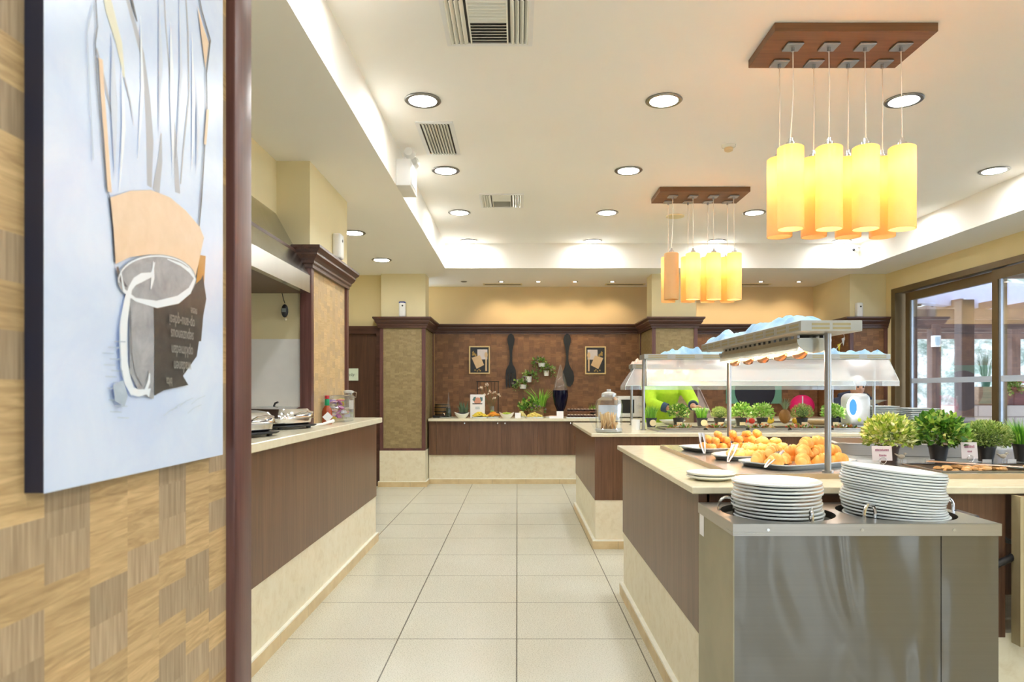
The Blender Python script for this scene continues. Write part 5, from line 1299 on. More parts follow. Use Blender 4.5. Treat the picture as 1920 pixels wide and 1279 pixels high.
m.box(-1.357, -1.218, 4.888, 5.155, ZC, ZC+.004); m.build('clear_box', 'clear', cb)
m = MB(); m.tube([(-1.362, 4.883, ZC+.19), (-1.213, 4.883, ZC+.19), (-1.213, 5.16, ZC+.19), (-1.362, 5.16, ZC+.19), (-1.362, 4.883, ZC+.19)], .003, 6); m.build('rim_wire', 'chrome', cb)
cols_ = [(.60, .12, .22), (.78, .55, .05), (.70, .70, .80), (.45, .10, .35), (.80, .45, .55), (.25, .15, .45), (.82, .70, .50)]
for k in range(30):
    c_ = (-1.29+random.uniform(-.035, .035), 5.02+random.uniform(-.105, .105), ZC+.03+.0045*k)
    Rt = Matrix.Rotation(random.uniform(0, 3), 3, 'Z') @ Matrix.Rotation(random.uniform(-.9, .9), 3, 'X')
    o = MB().rbox(c_, (.052, .038, .010), .004, 2, 0, Rt)
    solo(o, 'sachet', M.get('sach%d' % (k % 7)) or M.setdefault('sach%d' % (k % 7), plain('sachet_foil_%s' % 'abcdefg'[k % 7], cols_[k % 7], .3)), ('rosy red', 'golden yellow', 'silver grey', 'plum', 'pink', 'violet', 'cream')[k % 7]+' wrapped sachet in the clear box on the cooking counter', 'sachet', 'sachets of one colour: '+'abcdefg'[k % 7])
gj = thing('storage_jar', 'tall glass clip-top jar with labels at the end of cooking counter', 'jar', (-1.325, 5.46, ZC))
MB().lathe([(0, .003), (.045, .003), (.050, .01), (.050, .165), (.036, .19), (.036, .205), (.032, .205), (.032, .19), (.046, .165), (.046, .01)], (-1.325, 5.46, ZC), 28).build('vessel', 'clear', gj)
MB().lathe([(.039, .207), (.041, .222), (.02, .228), (0, .229)], (-1.325, 5.46, ZC), 24).build('lid', glass('jar_lid_pale', (.85, .9, .9), .4, .2), gj)
MB().box(-1.31, -1.275, 5.411, 5.412, ZC+.08, ZC+.15).box(-1.345, -1.30, 5.4085, 5.4095, ZC+.02, ZC+.065, 1).build('paper_label', ['paper', plain('violet_label', (.30, .26, .52), .5)], gj)
MB().tube([(-1.284, 5.46, ZC+.215), (-1.262, 5.46, ZC+.21), (-1.268, 5.46, ZC+.17), (-1.285, 5.46, ZC+.178)], .003, 6).build('wire_clip', 'chrome', gj)
kp = thing('hanging_thermometer', 'small black oval gadget hanging on a cord below the hood', 'hanging gadget', (-1.545, 4.62, 1.76))
MB().tube([(-1.565, 4.625, 1.905), (-1.555, 4.625, 1.86), (-1.545, 4.625, 1.835)], .0025, 6).build('cord', 'black', kp)
MB().ball((-1.545, 4.62, 1.785), .030, 0, 14, (.8, .6, 1.5)).build('case', 'black', kp)
MB().box(-1.558, -1.532, 4.600, 4.6025, 1.775, 1.80).build('display', plain('grey_display', (.25, .28, .26), .3), kp)
MB().ball((-1.54, 4.62, 1.728), .010).build('pendant_charm', plain('cream_charm', (.75, .68, .5), .5), kp)
def freshener(lab, c, d, top='white', face='y', nozzle=True):
    f = thing('air_freshener', lab, 'air freshener', c)
    MB().rbox((c[0], c[1], c[2]+d[2]/2), d, .018, 3).build('housing', 'white', f)
    if top != 'white': MB().rbox((c[0], c[1], c[2]+d[2]*.93), (d[0]*1.02, d[1]*1.02, d[2]*.15), .015, 3).build('top_cover', top, f)
    if face == 'y': MB().cyl((c[0]+.006, c[1]-d[1]/2-.002, c[2]+d[2]*.72), .011, .004, 14, 0, 'y').build('nozzle', 'black', f)
    else: MB().cyl((c[0]+d[0]/2-.002, c[1], c[2]+d[2]*.72), .011, .004, 14, 0, 'x').build('nozzle', 'black', f)
M['bluecap'] = plain('navy_blue_cover', (.03, .06, .28), .35)
freshener('white air freshener on the plaster above the stove pillar cap', (-1.345, 5.22, 2.24), (.066, .11, .19), face='x')
freshener('white air freshener with blue top above the left back pillar', (-1.495, 9.045, 2.21), (.085, .075, .20), 'bluecap')
freshener('white air freshener above the right back pillar cap', (4.455, 9.07, 2.21), (.085, .075, .19))

# ------------------------------------------------------------------ back wall decor
YD = 10.05
def flat_outline(pts, y0, y1): return MB().prism(pts, 'y', y0, y1)
M['charcoal'] = plain('charcoal_wood', (.007, .007, .007), .5)
def sm(pts, it=2):
    for _ in range(it):
        q = []
        for i in range(len(pts)):
            a, b = pts[i], pts[(i+1) % len(pts)]
            q += [(a[0]*.75+b[0]*.25, a[1]*.75+b[1]*.25), (a[0]*.25+b[0]*.75, a[1]*.25+b[1]*.75)]
        pts = q
    return pts
k_ = 10.03/F
def zz(py): return H-(py-732)*k_
def xx(px): return (px-970)*k_
# handle silhouettes: half widths in pixels per height
hl = [(626, 1.5), (629, 5), (636, 7), (642, 6.5), (650, 4.2), (658, 2.8), (668, 2.2), (676, 2.3), (684, 3.6)]
rw = [(688, 6.5), (694, 9), (700, 10)]
cx = 958
pl = [(xx(cx-w_), zz(y)) for y, w_ in hl+rw]; prr = [(xx(cx+w_), zz(y)) for y, w_ in hl+rw]
m = MB(); m.prism(pl+prr[::-1], 'y', YD-.03, YD-.002)
fk = thing('giant_fork', 'giant black wooden fork hanging on the brown panelled wall', 'wall decor', (xx(cx), YD-.016, zz(727)))
m.build('handle', 'charcoal', fk)
m = MB()
for i in range(4):
    c_ = cx-7.9+i*5.27; m.prism([(xx(c_-2.1), zz(699.5)), (xx(c_+2.1), zz(699.5)), (xx(c_+1.9), zz(722)), (xx(c_+.6), zz(727)), (xx(c_-.6), zz(727)), (xx(c_-1.9), zz(722))], 'y', YD-.03, YD-.002)
m.build('tines', 'charcoal', fk)
cx = 1063.5
sp_ = hl[:1]+hl[1:]+[(690, 6), (697, 9.5), (706, 10.6), (714, 9.5), (721, 6), (725, 2)]
off = lambda y: max(0, (y-680)/45)*4
pl = [(xx(cx-w_+off(y)), zz(y)) for y, w_ in sp_]; prr = [(xx(cx+w_+off(y)), zz(y)) for y, w_ in sp_]
solo(MB().prism(pl+prr[::-1], 'y', YD-.03, YD-.002), 'giant_spoon', 'charcoal', 'giant black wooden spoon hanging on the brown wall behind decanter', 'wall decor')
def menu_art(px0, px1, py0, py1, lab, flip):
    x0, x1, z0, z1 = xx(px0), xx(px1), zz(py1), zz(py0)
    a = thing('framed_picture', lab, 'picture', ((x0+x1)/2, YD-.02, z0), 'framed kitchen pictures on the brown wall')
    f = MB(); w_ = .017
    f.box(x0, x1, YD-.025, YD-.002, z0, z0+w_); f.box(x0, x1, YD-.025, YD-.002, z1-w_, z1); f.box(x0, x0+w_, YD-.025, YD-.002, z0+w_, z1-w_); f.box(x1-w_, x1, YD-.025, YD-.002, z0+w_, z1-w_)
    f.build('frame', plain('pale_frame', (.72, .56, .28), .45), a)
    m = MB(); m.box(x0+w_, x1-w_, YD-.015, YD-.003, z0+w_, z1-w_, 0)
    W_, H_ = x1-x0, z1-z0
    def P(u, v): return ((x1-u*W_) if flip else (x0+u*W_), z1-v*H_)
    def q(pts, mi, d): m.prism([P(*p) for p in pts], 'y', YD-.0155-d*.0004, YD-.0152-d*.0004, mi)
    q([(.40, .12), (.88, .12), (.88, .48), (.40, .48)], 1, 1)
    q([(.12, .42), (.52, .33), (.72, .68), (.36, .82)], 2, 2)
    q([(.78, .44), (.86, .44), (.86, .90), (.78, .90)], 2, 3); q([(.82+.08*math.cos(t_*PI/8), .32+.11*math.sin(t_*PI/8)) for t_ in range(16)], 2, 3)
    for u, v in ((.14, .22), (.2, .28), (.26, .32), (.14, .30)): q([(u, v), (u+.08, v-.05), (u+.10, v+.02), (u+.03, v+.06)], 3, 2)
    for u, v in ((.25, .86), (.36, .89), (.5, .88), (.44, .84)): q([(u, v), (u+.05, v-.03), (u+.08, v+.02), (u+.02, v+.04)], 3, 2)
    m.build('picture', ['black', plain('pinkish_paper_art', (.72, .66, .66), .5), plain('kraft_art', (.72, .52, .30), .5), plain('ochre_art', (.42, .27, .07), .5)], a)
menu_art(879.5, 918.5, 649, 701, 'left framed picture of papers and wooden spoon, left of the fork', False)
menu_art(1097, 1136, 649.5, 701.5, 'right framed picture of papers and wooden spoon, right of the spoon', True)
M['pansy'] = leafm('trailing_leaves', [(0, (.06, .16, .03)), (.5, (.20, .36, .06)), (.8, (.50, .60, .18)), (.9, (.25, .12, .30)), (1, (.70, .74, .40))])
for k, (px0, px1, py0, py1, nm) in enumerate(((1009, 1022, 681, 688, 'topmost'), (1019, 1029, 695, 705, 'second highest'), (985, 997, 706, 717, 'third highest'), (974, 987, 721, 729, 'lowest'))):
    x0, x1, z0, z1 = xx(px0), xx(px1), zz(py1), zz(py0); c_ = ((x0+x1)/2, YD-.06, z1)
    w_ = thing('wall_planter', f'small white wall planter with trailing greenery, {nm} of four', 'wall planter', (c_[0], YD-.05, z0), 'small wall planters')
    MB().lathe([(0, z0), ((x1-x0)*.42, z0), ((x1-x0)*.52, z1), ((x1-x0)*.46, z1), ((x1-x0)*.36, z0+.01), (0, z0+.01)], (c_[0], c_[1], 0), 16).build('pot', 'white', w_)
    MB().box(c_[0]-.01, c_[0]+.01, c_[1]+.03, YD-.001, z0+.02, z1-.01).build('bracket', 'iron', w_)
    mb = crown(MB(), (c_[0]+(.02 if k in (1, 2) else -.03), c_[1]-.01, z1+.015), .095, 110, .045, .026, (1.15, .5, .72), 80+k, .15)
    crown(mb, (c_[0]+(.10 if k in (1, 2) else -.10), c_[1], z1-.06), .06, 26, .03, .018, (.6, .4, 1.1), 90+k, .1)
    mb.build('greenery', 'pansy', w_, fixn=False)

# ------------------------------------------------------------------ things on the back counter
ZB = .88
def bx(px, Y=9.6): return (px-970)*Y/F
br = thing('barrel_dispenser', 'dark wooden barrel dispenser at the left end of back counter', 'barrel', (bx(828), 9.66, ZB))
c_ = (bx(828), 9.66, ZB)
MB().lathe([(0, .03), (.095, .03), (.112, .11), (.095, .19), (0, .19)], c_, 24).build('barrel', wood('barrel_wood', (.10, .05, .012), (.24, .13, .03), 'z', .5), br)
m = MB()
for z in (.045, .085, .14, .178): r_ = .1135-.017*abs(z-.11)/.08; m.lathe([(r_, z-.006), (r_+.003, z-.006), (r_+.003, z+.006), (r_, z+.006)], c_, 24)
m.box(c_[0]-.115, c_[0]+.115, 9.56, 9.76, ZB, ZB+.03); m.build('hoops', 'iron', br)
MB().tube([(c_[0]+.05, 9.56, ZB+.06), (c_[0]+.05, 9.50, ZB+.06), (c_[0]+.05, 9.50, ZB+.04)], .008).build('tap', 'chrome', br)
bt = thing('oil_bottle', 'cone shaped glass oil bottle on white saucer', 'bottle', (bx(841, 9.5), 9.5, ZB+.012)); c_ = (bx(841, 9.5), 9.5, ZB+.012)
MB().lathe([(0, .0), (.042, .0), (.046, .01), (.030, .14), (.012, .20), (.010, .26), (.004, .33), (0, .335)], c_, 20).build('vessel', 'clear', bt)
MB().lathe([(0, .006), (.038, .006), (.040, .02), (.032, .12), (0, .12)], c_, 20).build('dark_oil', plain('dark_green_oil', (.02, .035, .012), .1), bt)
solo(MB().lathe([(0, .0), (.06, .0), (.10, .010), (.10, .012), (.05, .004), (0, .004)], (bx(838, 9.5), 9.5, ZB), 24), 'saucer', 'china', 'thin white saucer under the cone shaped oil bottle', 'saucer')
p_ = thing('potted_succulent', 'spiky succulent in a low grey bowl left of the menu card', 'potted plant', (bx(868), 9.68, ZB))
MB().lathe([(0, 0), (.05, 0), (.09, .07), (.082, .07), (.04, .02), (0, .02)], (bx(868), 9.68, ZB), 20).build('pot', plain('slate_pot', (.10, .11, .13), .6), p_)
blades(MB(), (bx(868), 9.68, ZB+.05), .055, 34, .17, .07, .022, 3).build('leaves', plain('blue_green_succulent', (.14, .22, .12), .5), p_, fixn=False)
for k, (px, w_) in enumerate(((866, .10), (950, .10))):
    m = MB(); c_ = (bx(px, 9.44), 9.44, ZB); n = 32; vs = []; fs = []
    prof = [(.0, 0), (.5, 0), (.86, .035), (1.0, .068), (.96, .068), (.80, .036), (.45, .008), (0, .008)]
    for s_, z in prof:
        for i in range(n):
            a = 2*PI*i/n; wv = 1+.0*a; vs.append((c_[0]+s_*w_*math.cos(a)*1.02, c_[1]+s_*w_*.72*math.sin(a), c_[2]+z*(1+.22*math.cos(2*a)*(s_ > .8))))
    for q_ in range(len(prof)-1):
        for i in range(n): j_ = (i+1) % n; fs.append([q_*n+i, q_*n+j_, (q_+1)*n+j_, (q_+1)*n+i])
    solo(m.add(vs, fs, 0, True), 'serving_bowl', 'cream_china', ('white wavy rimmed bowl left of the food platters', 'white wavy rimmed bowl holding green grapes, below the fork')[k], 'bowl')
sg = thing('menu_card', 'white upright card with a food photo on back counter', 'sign', (bx(895, 9.5), 9.52, ZB))
x0, x1, z0, z1 = bx(881.5, 9.5), bx(909, 9.5), ZB+.045, ZB+.32
MB().box(x0, x1, 9.515, 9.522, ZB, z1).build('card', 'paper', sg)
m = MB(); cx_, cz_ = (x0+x1)/2, z0+.19; yy = 9.5148
m.prism([(cx_+.055*math.cos(a), cz_+.045*math.sin(a)) for a in [2*PI*k/18 for k in range(18)]], 'y', yy-.0003, yy, 0)
m.prism([(cx_-.07, cz_+.01), (cx_-.05, cz_+.05), (cx_-.02, cz_+.055), (cx_-.04, cz_-.01)], 'y', yy-.0006, yy-.0003, 1); m.prism([(cx_+.03, cz_+.05), (cx_+.07, cz_+.045), (cx_+.068, cz_+.0), (cx_+.05, cz_-.01)], 'y', yy-.0006, yy-.0003, 1)
m.prism([(cx_-.07, cz_-.035), (cx_+.065, cz_-.035), (cx_+.065, cz_-.048), (cx_-.07, cz_-.048)], 'y', yy-.0006, yy-.0003, 2)
for k in range(3): m.prism([(cx_-.03, cz_-.085-k*.012), (cx_+.03, cz_-.085-k*.012), (cx_+.03, cz_-.09-k*.012), (cx_-.03, cz_-.09-k*.012)], 'y', yy-.0006, yy-.0003, 3)
m.build('printed_picture', [plain('print_salmon', (.66, .30, .20), .5), plain('print_teal', (.08, .18, .18), .5), plain('print_black', (.04, .04, .04), .5), plain('print_blue', (.25, .40, .48), .5)], sg)
rk_ = thing('wire_rack', 'thin dark wire frame rack behind the menu card', 'rack', (bx(914), 9.8, ZB)); m = MB()
for px in (895, 934): m.tube([(bx(px, 9.8), 9.8, ZB), (bx(px, 9.8), 9.8, ZB+.50)], .006, 6)
m.tube([(bx(893, 9.8), 9.8, ZB+.5), (bx(936, 9.8), 9.8, ZB+.5)], .006, 6); m.tube([(bx(895, 9.8), 9.8, ZB+.01), (bx(934, 9.8), 9.8, ZB+.01)], .006, 6)
m.build('frame', 'iron', rk_)
m = MB()
for k in range(1, 6): x = bx(895+6.5*k, 9.8); m.tube([(x, 9.8, ZB+.5), (x, 9.8, ZB+.36)], .003, 5)
m.build('hanging_bars', 'iron', rk_)
vs_ = thing('flower_vase', 'glass vase of thin branches with pale blossoms', 'vase', (bx(923, 9.55), 9.58, ZB)); c_ = (bx(923, 9.55), 9.58, ZB)
MB().lathe([(0, 0), (.03, 0), (.032, .02), (.028, .16), (.024, .16), (.027, .02), (0, .008)], c_, 20).build('vessel', 'clear', vs_)
random.seed(8); m = MB(); fl = MB()
tips = [(bx(901, 9.55), ZB+.40), (bx(913, 9.55), ZB+.44), (bx(919, 9.55), ZB+.34), (bx(926, 9.55), ZB+.34), (bx(934, 9.55), ZB+.31), (bx(926, 9.55), ZB+.26), (bx(908, 9.55), ZB+.30)]
for x, z in tips:
    m.tube([(c_[0], c_[1], ZB+.02), ((c_[0]*1.2+x*.8)/2, c_[1], ZB+.2), (x, c_[1]-.02, z)], .0022, 5)
    crown(fl, (x, c_[1]-.02, z), .022, 14, .026, .02, (1, 1, 1.2), int(x*1000) % 97, .1)
m.build('branches', 'stem', vs_); fl.build('blossom', plain('pale_blossom', (.80, .68, .55), .6), vs_, fixn=False)
MB().lathe([(0, .01), (.025, .01), (.026, .10), (0, .10)], c_, 16).build('green_stems', 'leaf_dark', vs_)
# platters of food
def platter(lab, px0, px1, py, Y, mat, fl_lab, foodmat, n, r_, seed, hh=.05, flatten=(1.2, .9, .7), dish='serving_platter', dm='china', kindname='food'):
    x0, x1 = bx(px0, Y), bx(px1, Y); c_ = ((x0+x1)/2, Y, ZB)
    o = tray(dish, lab, c_, (x1-x0, .24), 0, True, .016, mat=dm)
    random.seed(seed); pr = MB().ball((0, 0, r_*.5), r_, 0, 12, flatten).build(kindname, foodmat); first = True
    for k in range(n):
        a = 2.4*k; q = (k/n)**.5
        loc = (c_[0]+q*math.cos(a)*(x1-x0)*.40, c_[1]+q*math.sin(a)*.085, ZB+.010+hh*(1-q)**.8)
        lb = fl_lab; 
        if first: pr.location = loc; tag(pr, lb, kindname.replace('_', ' '), kindname.replace('_', ' ')+'s on the '+lab); first = False
        else: dup(pr, loc, rz=random.uniform(0, 6), label=lb, _k=[], scale=random.uniform(.8, 1.15))
M['orange'] = plain('orange_peel', (.80, .36, .04), .4); M['lemon'] = plain('yellow_fruit', (.84, .66, .08), .4); M['banana'] = plain('pale_yellow_fruit', (.86, .76, .34), .4)
M['cheese'] = plain('cheese_cube', (.84, .68, .18), .5); M['choc'] = plain('chocolate', (.055, .018, .010), .35); M['wafer'] = plain('wafer', (.62, .38, .22), .6); M['grape'] = plain('green_grape', (.45, .58, .08), .3)
platter('white platter of sliced fruit before the menu card', 884, 914, 777, 9.45, 'china', 'yellow fruit slice on the platter before the menu card', 'lemon', 22, .030, 1, kindname='fruit_slice', flatten=(1.3, .8, .4))
platter('white platter of orange slices right of the menu card', 912, 938, 777, 9.52, 'china', 'orange fruit slice on the platter right of menu card', 'orange', 18, .030, 2, kindname='orange_slice', flatten=(1.2, .9, .4))
platter('white platter of yellow cheese below the planter box', 985, 1020, 777, 9.46, 'china', 'yellow cheese piece on the platter below planter box', 'cheese', 30, .020, 3, kindname='cheese_piece', flatten=(1, 1, .8))
platter('small dish of yellow fruit right of the grape bowl', 969, 986, 774, 9.62, 'china', 'pale yellow fruit piece right of the grape bowl', 'banana', 14, .026, 4, kindname='fruit_piece', flatten=(1.3, .7, .6))
platter('cream platter of pale wafers left of the decanter', 1022, 1052, 777, 9.50, 'china', 'pale wafer on the platter left of decanter', 'wafer', 12, .024, 5, kindname='wafer', flatten=(1.4, 1, .25), hh=.008)
pr = MB().ball((0, 0, .012), .016, 0, 10).build('grape', 'grape'); random.seed(9)
for k in range(14):
    a = 2.4*k; q = (k/14)**.5*.062; loc = (bx(950, 9.44)+q*math.cos(a), 9.44+q*math.sin(a)*.7, ZB+.045+.012*(1-q/.06))
    if k == 0: pr.location = loc; tag(pr, 'green grape heaped in the wavy bowl below the fork', 'grape', 'grapes in the wavy bowl')
    else: dup(pr, loc, _k=[])
for k, (Y, z, nm) in enumerate(((9.44, ZB, 'front'), (9.72, ZB+.07, 'raised rear'))):
    x0, x1 = bx(1061, Y), bx(1121, Y)
    m = MB().rbox(((x0+x1)/2, Y, z+.008), (x1-x0, .18, .014), .004, 2)
    if k: m.box(x0+.02, x0+.04, Y-.05, Y+.05, ZB, z+.002); m.box(x1-.04, x1-.02, Y-.05, Y+.05, ZB, z+.002)
    solo(m, 'cake_board', 'china' if not k else plain('brown_board', (.20, .08, .04), .4), f'{nm} board of chocolate cakes right of the decanter', 'tray')
    pr = None; cnt = 0
    for r_ in range(3):
        for i in range(9):
            cnt += 1; loc = (x0+.04+i*(x1-x0-.08)/8+random.uniform(-.005, .005), Y-.055+r_*.05, z+.015)
            lb = f'small chocolate cake on the {nm} board, row {("nearest", "middle", "rear")[r_]}, {ORD[i]} from left'
            if pr is None:
                pr = thing('chocolate_cake', lb, 'cake', loc, f'chocolate cakes on the {nm} board'); MB().rbox((loc[0], loc[1], loc[2]+.014), (.040, .034, .028), .006, 2).build('sponge', 'choc', pr)
                MB().ball((loc[0], loc[1], loc[2]+.029), .012, 0, 10, (1.3, 1, .5)).build('cream_topping', plain('pale_cream_topping', (.80, .66, .52), .5), pr); kk = kids(pr)
            else: dup(pr, loc, rz=random.uniform(-.2, .2), label=lb, _k=kk)
for k, px in enumerate((971, 1050, 1037)):
    Y = (9.50, 9.36, 9.36)[k]; w_ = (.04, .045, .05)[k]; h_ = (.07, .095, .03)[k]
    solo(MB().prism([(Y, ZB), (Y-.03, ZB), (Y+.0, ZB+h_), (Y+.004, ZB+h_)], 'x', bx(px, Y)-w_, bx(px, Y)+w_), 'tent_card', 'paper', ('small white tent card right of the grape bowl', 'small white tent card at the foot of the decanter', 'low white tent card left of the decanter foot')[k], 'sign')
pb = thing('planter_box', 'wooden planter box of mixed green plants below wall planters', 'planter', (bx(1003, 9.75), 9.78, ZB)); x0, x1 = bx(991, 9.75), bx(1019, 9.75)
MB().rbox(((x0+x1)/2, 9.78, ZB+.075), (x1-x0, .14, .15), .004, 1).build('box', wood('planter_box_wood', (.16, .09, .03), (.36, .22, .09), 'x', .6), pb)
mb = blades(MB(), ((x0+x1)/2+.06, 9.78, ZB+.14), .07, 60, .26, .20, .016, 7); mb.build('long_leaves', 'leaf_grass', pb, fixn=False)
crown(MB(), (x0-.01, 9.76, ZB+.14), .14, 130, .06, .045, (.9, .6, .9), 5, .1).build('broad_leaves', 'leaf_dark', pb, fixn=False)
crown(MB(), ((x0+x1)/2+.02, 9.72, ZB+.10), .12, 60, .05, .035, (.9, .5, .9), 6, .1).build('trailing_leaves', 'pansy', pb, fixn=False)
dc = thing('teardrop_decanter', 'tall teardrop glass decanter half full of dark blue liquid', 'decanter', (bx(1051, 9.6), 9.62, ZB)); c_ = (bx(1051, 9.6), 9.62, ZB+.06)
MB().lathe([(.104, .318), (.085, .42), (.055, .52), (.028, .60), (.012, .66), (0, .68)], c_, 32).build('vessel', 'clear', dc)
MB().lathe([(0, .006), (.044, .022), (.085, .122), (.108, .24), (.106, .318), (0, .318)], c_, 32).build('dark_liquid', plain('dark_blue_liquid', (.004, .003, .018), .08, 0, .25), dc)
m = MB().lathe([(0, -.06), (.055, -.06), (.052, -.05), (.016, -.035), (.022, -.005), (.05, .022), (.044, .024), (0, .0)], c_, 24); m.build('stand', 'chrome', dc)
potted('small reddish green plant behind the chocolate cakes', bx(1112, 9.95), 9.93, ZB, .045, .07, 'grass', .06, 44, 'black', None, n=50)
mw = thing('microwave', 'white microwave oven behind the bread stick jar', 'microwave', (bx(1187, 9.6), 9.66, ZB+.012)); x0, x1 = bx(1166, 9.5), bx(1207, 9.5)
x0 -= .05; x1 = min(x1, 1.74)
MB().rbox(((x0+x1)/2, 9.70, ZB+.155), (x1-x0, .38, .285), .008, 2).build('body', 'white', mw)
d_ = MB().box(x0+.015, x1-.105, 9.503, 9.512, ZB+.035, ZB+.28).build('door', 'white', mw); MB().box(x0+.04, x1-.13, 9.500, 9.504, ZB+.065, ZB+.25).build('window', 'black', d_)
MB().cyl((x1-.05, 9.498, ZB+.10), .022, .014, 16, 0, 'y').cyl((x1-.05, 9.498, ZB+.19), .022, .014, 16, 0, 'y').build('dial', 'cream_china', mw)
m = MB()
for a in (x0+.05, x1-.05): m.cyl((a, 9.6, ZB), .015, .014, 10)
m.build('foot', 'black', mw)
# ------------------------------------------------------------------ right-hand back counter
xt = lambda px: (px-970)*10.02/F
bd_ = thing('wall_board', 'teal wall board with a large black disc behind the plants', 'wall decor', (xt(1416), YD-.01, 1.06))
MB().box(xt(1362), xt(1466), YD-.02, YD-.001, H-25*10.02/F, 1.62).build('board', plain('teal_board', (.16, .42, .32), .6), bd_)
MB().cyl((xt(1416), YD-.026, H-.005), .29, .006, 48, 0, 'y').build('disc', plain('blue_black_disc', (.012, .014, .03), .6), bd_)
ln = thing('paper_lantern', 'round bright pink paper lantern on the far counter', 'lantern', (bx(1505, 9.6), 9.62, ZB)); c_ = (bx(1505, 9.6), 9.62, ZB+.158)
n = 40; prof = [(.03, -.158)]+[(.162*math.sin(a)*(1-.012*(k % 2)), -.158*math.cos(a)) for k, a in enumerate([PI*(.06+.88*i/36) for i in range(37)])]+[(.03, .158)]
MB().lathe(prof, c_, 40, sx=1, sy=1).build('shade', plain('pink_paper', (.78, .01, .16), .6), ln)
MB().lathe([(.028, .150), (.034, .150), (.034, .160), (.028, .160)], c_, 20).build('top_wire', 'iron', ln)
solo(MB().box(bx(1507, 9.4), bx(1509, 9.4), 9.452, 9.456, ZB+.16, ZB+.30).tube([(bx(1508, 9.4), 9.454, ZB), (bx(1508, 9.4), 9.454, ZB+.17)], .002, 5), 'lantern_tag', 'paper', 'thin white stick tag before the pink lantern', 'tag')
solo(MB().prism([(bx(1304, 9.4), ZB), (bx(1338, 9.4), ZB), (bx(1312, 9.4), ZB+.40), (bx(1305, 9.4), ZB+.44)], 'y', 9.40, 9.415).tube([(bx(1311, 9.4), 9.39, ZB+.40), (bx(1337, 9.4), 9.39, ZB)], .008, 6), 'folded_screen', plain('mauve_grey_card', (.52, .42, .40), .7), 'mauve grey triangular card standing beside the middle pillar', 'card')
bn = thing('bunting', 'string of yellow and white pennants before the right wall', 'bunting', (4.3, 9.3, 1.85))
s_ = [(bx(1560, 9.2), 9.2, 1.74), (bx(1572, 9.2), 9.2, 1.84), (bx(1584, 9.2), 9.2, 1.93), (4.338, 9.25, 2.02)]
MB().tube(s_, .003, 5).build('string', 'paper', bn)
for k, (px, z) in enumerate(((1566, 1.80), (1573, 1.87), (1581, 1.95))):
    MB().prism([(bx(px-3.2, 9.2), z-.01), (bx(px+3.2, 9.2), z+.012), (bx(px+.6, 9.2), z-.11)], 'y', 9.199, 9.201).build('pennant', plain('pennant_'+'abc'[k], (.80, .66, .03) if k < 2 else (.75, .80, .82), .6), bn)

# ------------------------------------------------------------------ terrace furniture
def opos(px, Y): return (px-970)*Y/F
wp = thing('wall_speaker', 'white speaker box on the thin pergola post outside', 'speaker', (opos(1753, 14.9), 14.85, 1.9))
x = opos(1753, 14.85)
MB().rbox((x, 14.82, H+92*14.82/F*1.0), (.14, .13, .24), .01, 2).build('cabinet', 'white', wp)
MB().box(x-.05, x+.05, 14.75, 14.756, H+92*14.82/F-.09, H+92*14.82/F+.09).build('grille', plain('blue_grey_grille', (.45, .60, .68), .5), wp)
pb2 = thing('terrace_planter', 'brown timber crate on the stone wall outside', 'planter', (opos(1845, 12.2), 12.2, 1.0))
MB().rbox((opos(1843, 12.2), 12.2, 1.16), (.34, .30, .32), .01, 1).build('crate', 'planter', pb2)
tp = thing('potted_reed', 'tall spiky reed plant in green pot on the outside crate', 'potted plant', (opos(1848, 12.2), 12.2, 1.32)); c_ = (opos(1848, 12.2), 12.2, 1.32)
MB().lathe([(0, 0), (.06, 0), (.08, .13), (.07, .13), (0, .10)], c_, 16).build('pot', plain('dark_green_pot', (.02, .08, .06), .4), tp)
blades(MB(), (c_[0], c_[1], c_[2]+.1), .05, 60, .55, .22, .014, 12).build('reeds', plain('grey_green_reed', (.22, .30, .22), .6), tp, fixn=False)
pr2 = thing('terrace_planter', 'dark red timber planter with red flowers outside, far right', 'planter', (opos(1905, 11.9), 12.2, 1.0))
MB().rbox((opos(1912, 12.2), 12.2, 1.16), (.42, .30, .32), .01, 1).build('box', 'planter_red', pr2)
crown(MB(), (opos(1893, 12.2), 12.1, 1.28), .15, 160, .07, .05, (1, .8, 1.2), 3, .1).build('foliage', 'leaf_dark', pr2, fixn=False)
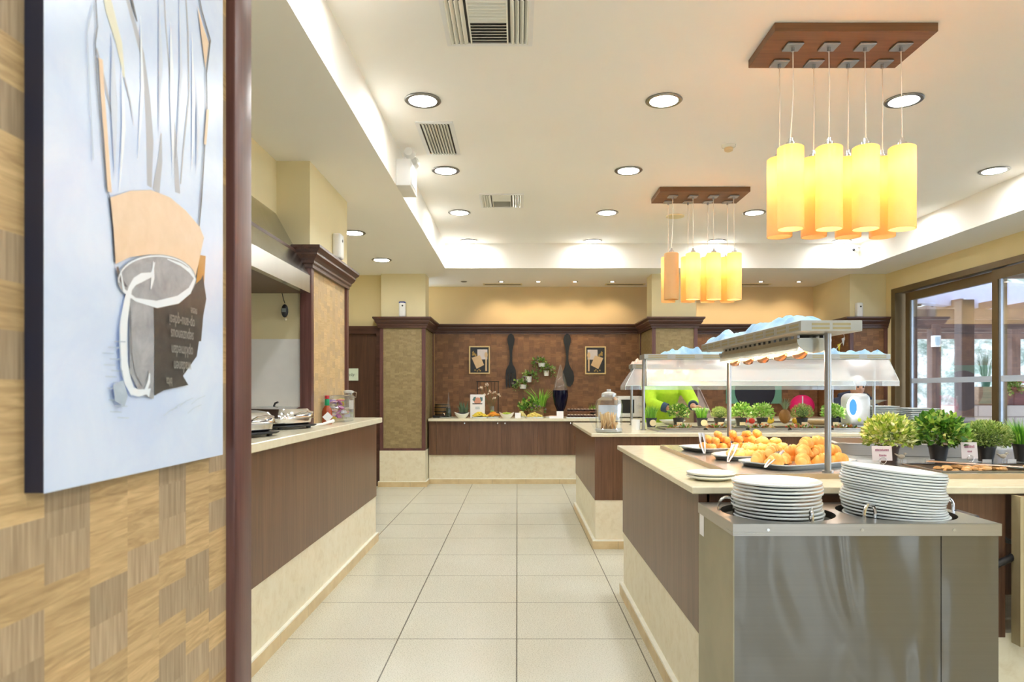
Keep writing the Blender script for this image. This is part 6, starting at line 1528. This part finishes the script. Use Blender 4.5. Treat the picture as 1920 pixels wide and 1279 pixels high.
crown(MB(), (opos(1905, 12.2), 12.05, 1.36), .10, 30, .04, .04, (1.4, .8, .6), 4, .3).build('flowers', plain('red_flower', (.75, .05, .12), .5), pr2, fixn=False)
M['wicker'] = plain('grey_wicker', (.30, .28, .34), .8, bump=.5, scale=60); M['linen'] = plain('pale_linen', (.62, .62, .74), .8)
def chair(lab, x, y, rz):
    c_ = thing('terrace_chair', lab, 'chair', (x, y, -.02), 'wicker chairs on the terrace'); Mx = Matrix.Translation((x, y, -.02)) @ Matrix.Rotation(rz, 4, 'Z')
    MB().rbox((0, 0, .42), (.52, .52, .10), .03, 3).xform(Mx).build('seat', 'wicker', c_)
    MB().rbox((0, .24, .66), (.56, .07, .46), .03, 3).xform(Mx).build('backrest', 'wicker', c_)
    for s_ in (-1, 1): MB().rbox((s_*.27, 0, .55), (.07, .52, .20), .03, 3).xform(Mx).build('armrest', 'wicker', c_)
    for sx in (-.22, .22):
        for sy in (-.2, .2): MB().cyl((sx, sy, 0), .02, .38, 8).xform(Mx).build('leg', 'iron', c_)
chair('grey wicker terrace chair seen left of the pale tablecloth', opos(1722, 11.0), 11.0, R(200)); chair('grey wicker terrace chair just before the pale tablecloth', opos(1775, 10.2), 10.2, R(170)); chair('grey wicker terrace chair farther behind, near white parapet', opos(1735, 13.2), 13.4, R(20))
tt = thing('terrace_table', 'terrace table under a pale cloth outside the window', 'table', (opos(1790, 11.3), 11.6, -.02)); x, y = opos(1790, 11.3), 11.7
MB().rbox((x, y, .70), (.9, .8, .04), .01, 1).build('tabletop', 'planter', tt)
for sx in (-.38, .38):
    for sy in (-.33, .33): MB().box(x+sx-.03, x+sx+.03, y+sy-.03, y+sy+.03, -.02, .68).build('leg', 'planter', tt)
solo(MB().box(x-.46, x+.46, y-.41, y+.41, .721, .726).box(x-.47, x+.47, y-.42, y-.41, .50, .726).box(x-.47, x-.46, y-.41, y+.41, .5, .726).box(x+.46, x+.47, y-.41, y+.41, .5, .726), 'tablecloth', 'linen', 'pale lilac cloth over the terrace table', 'tablecloth')
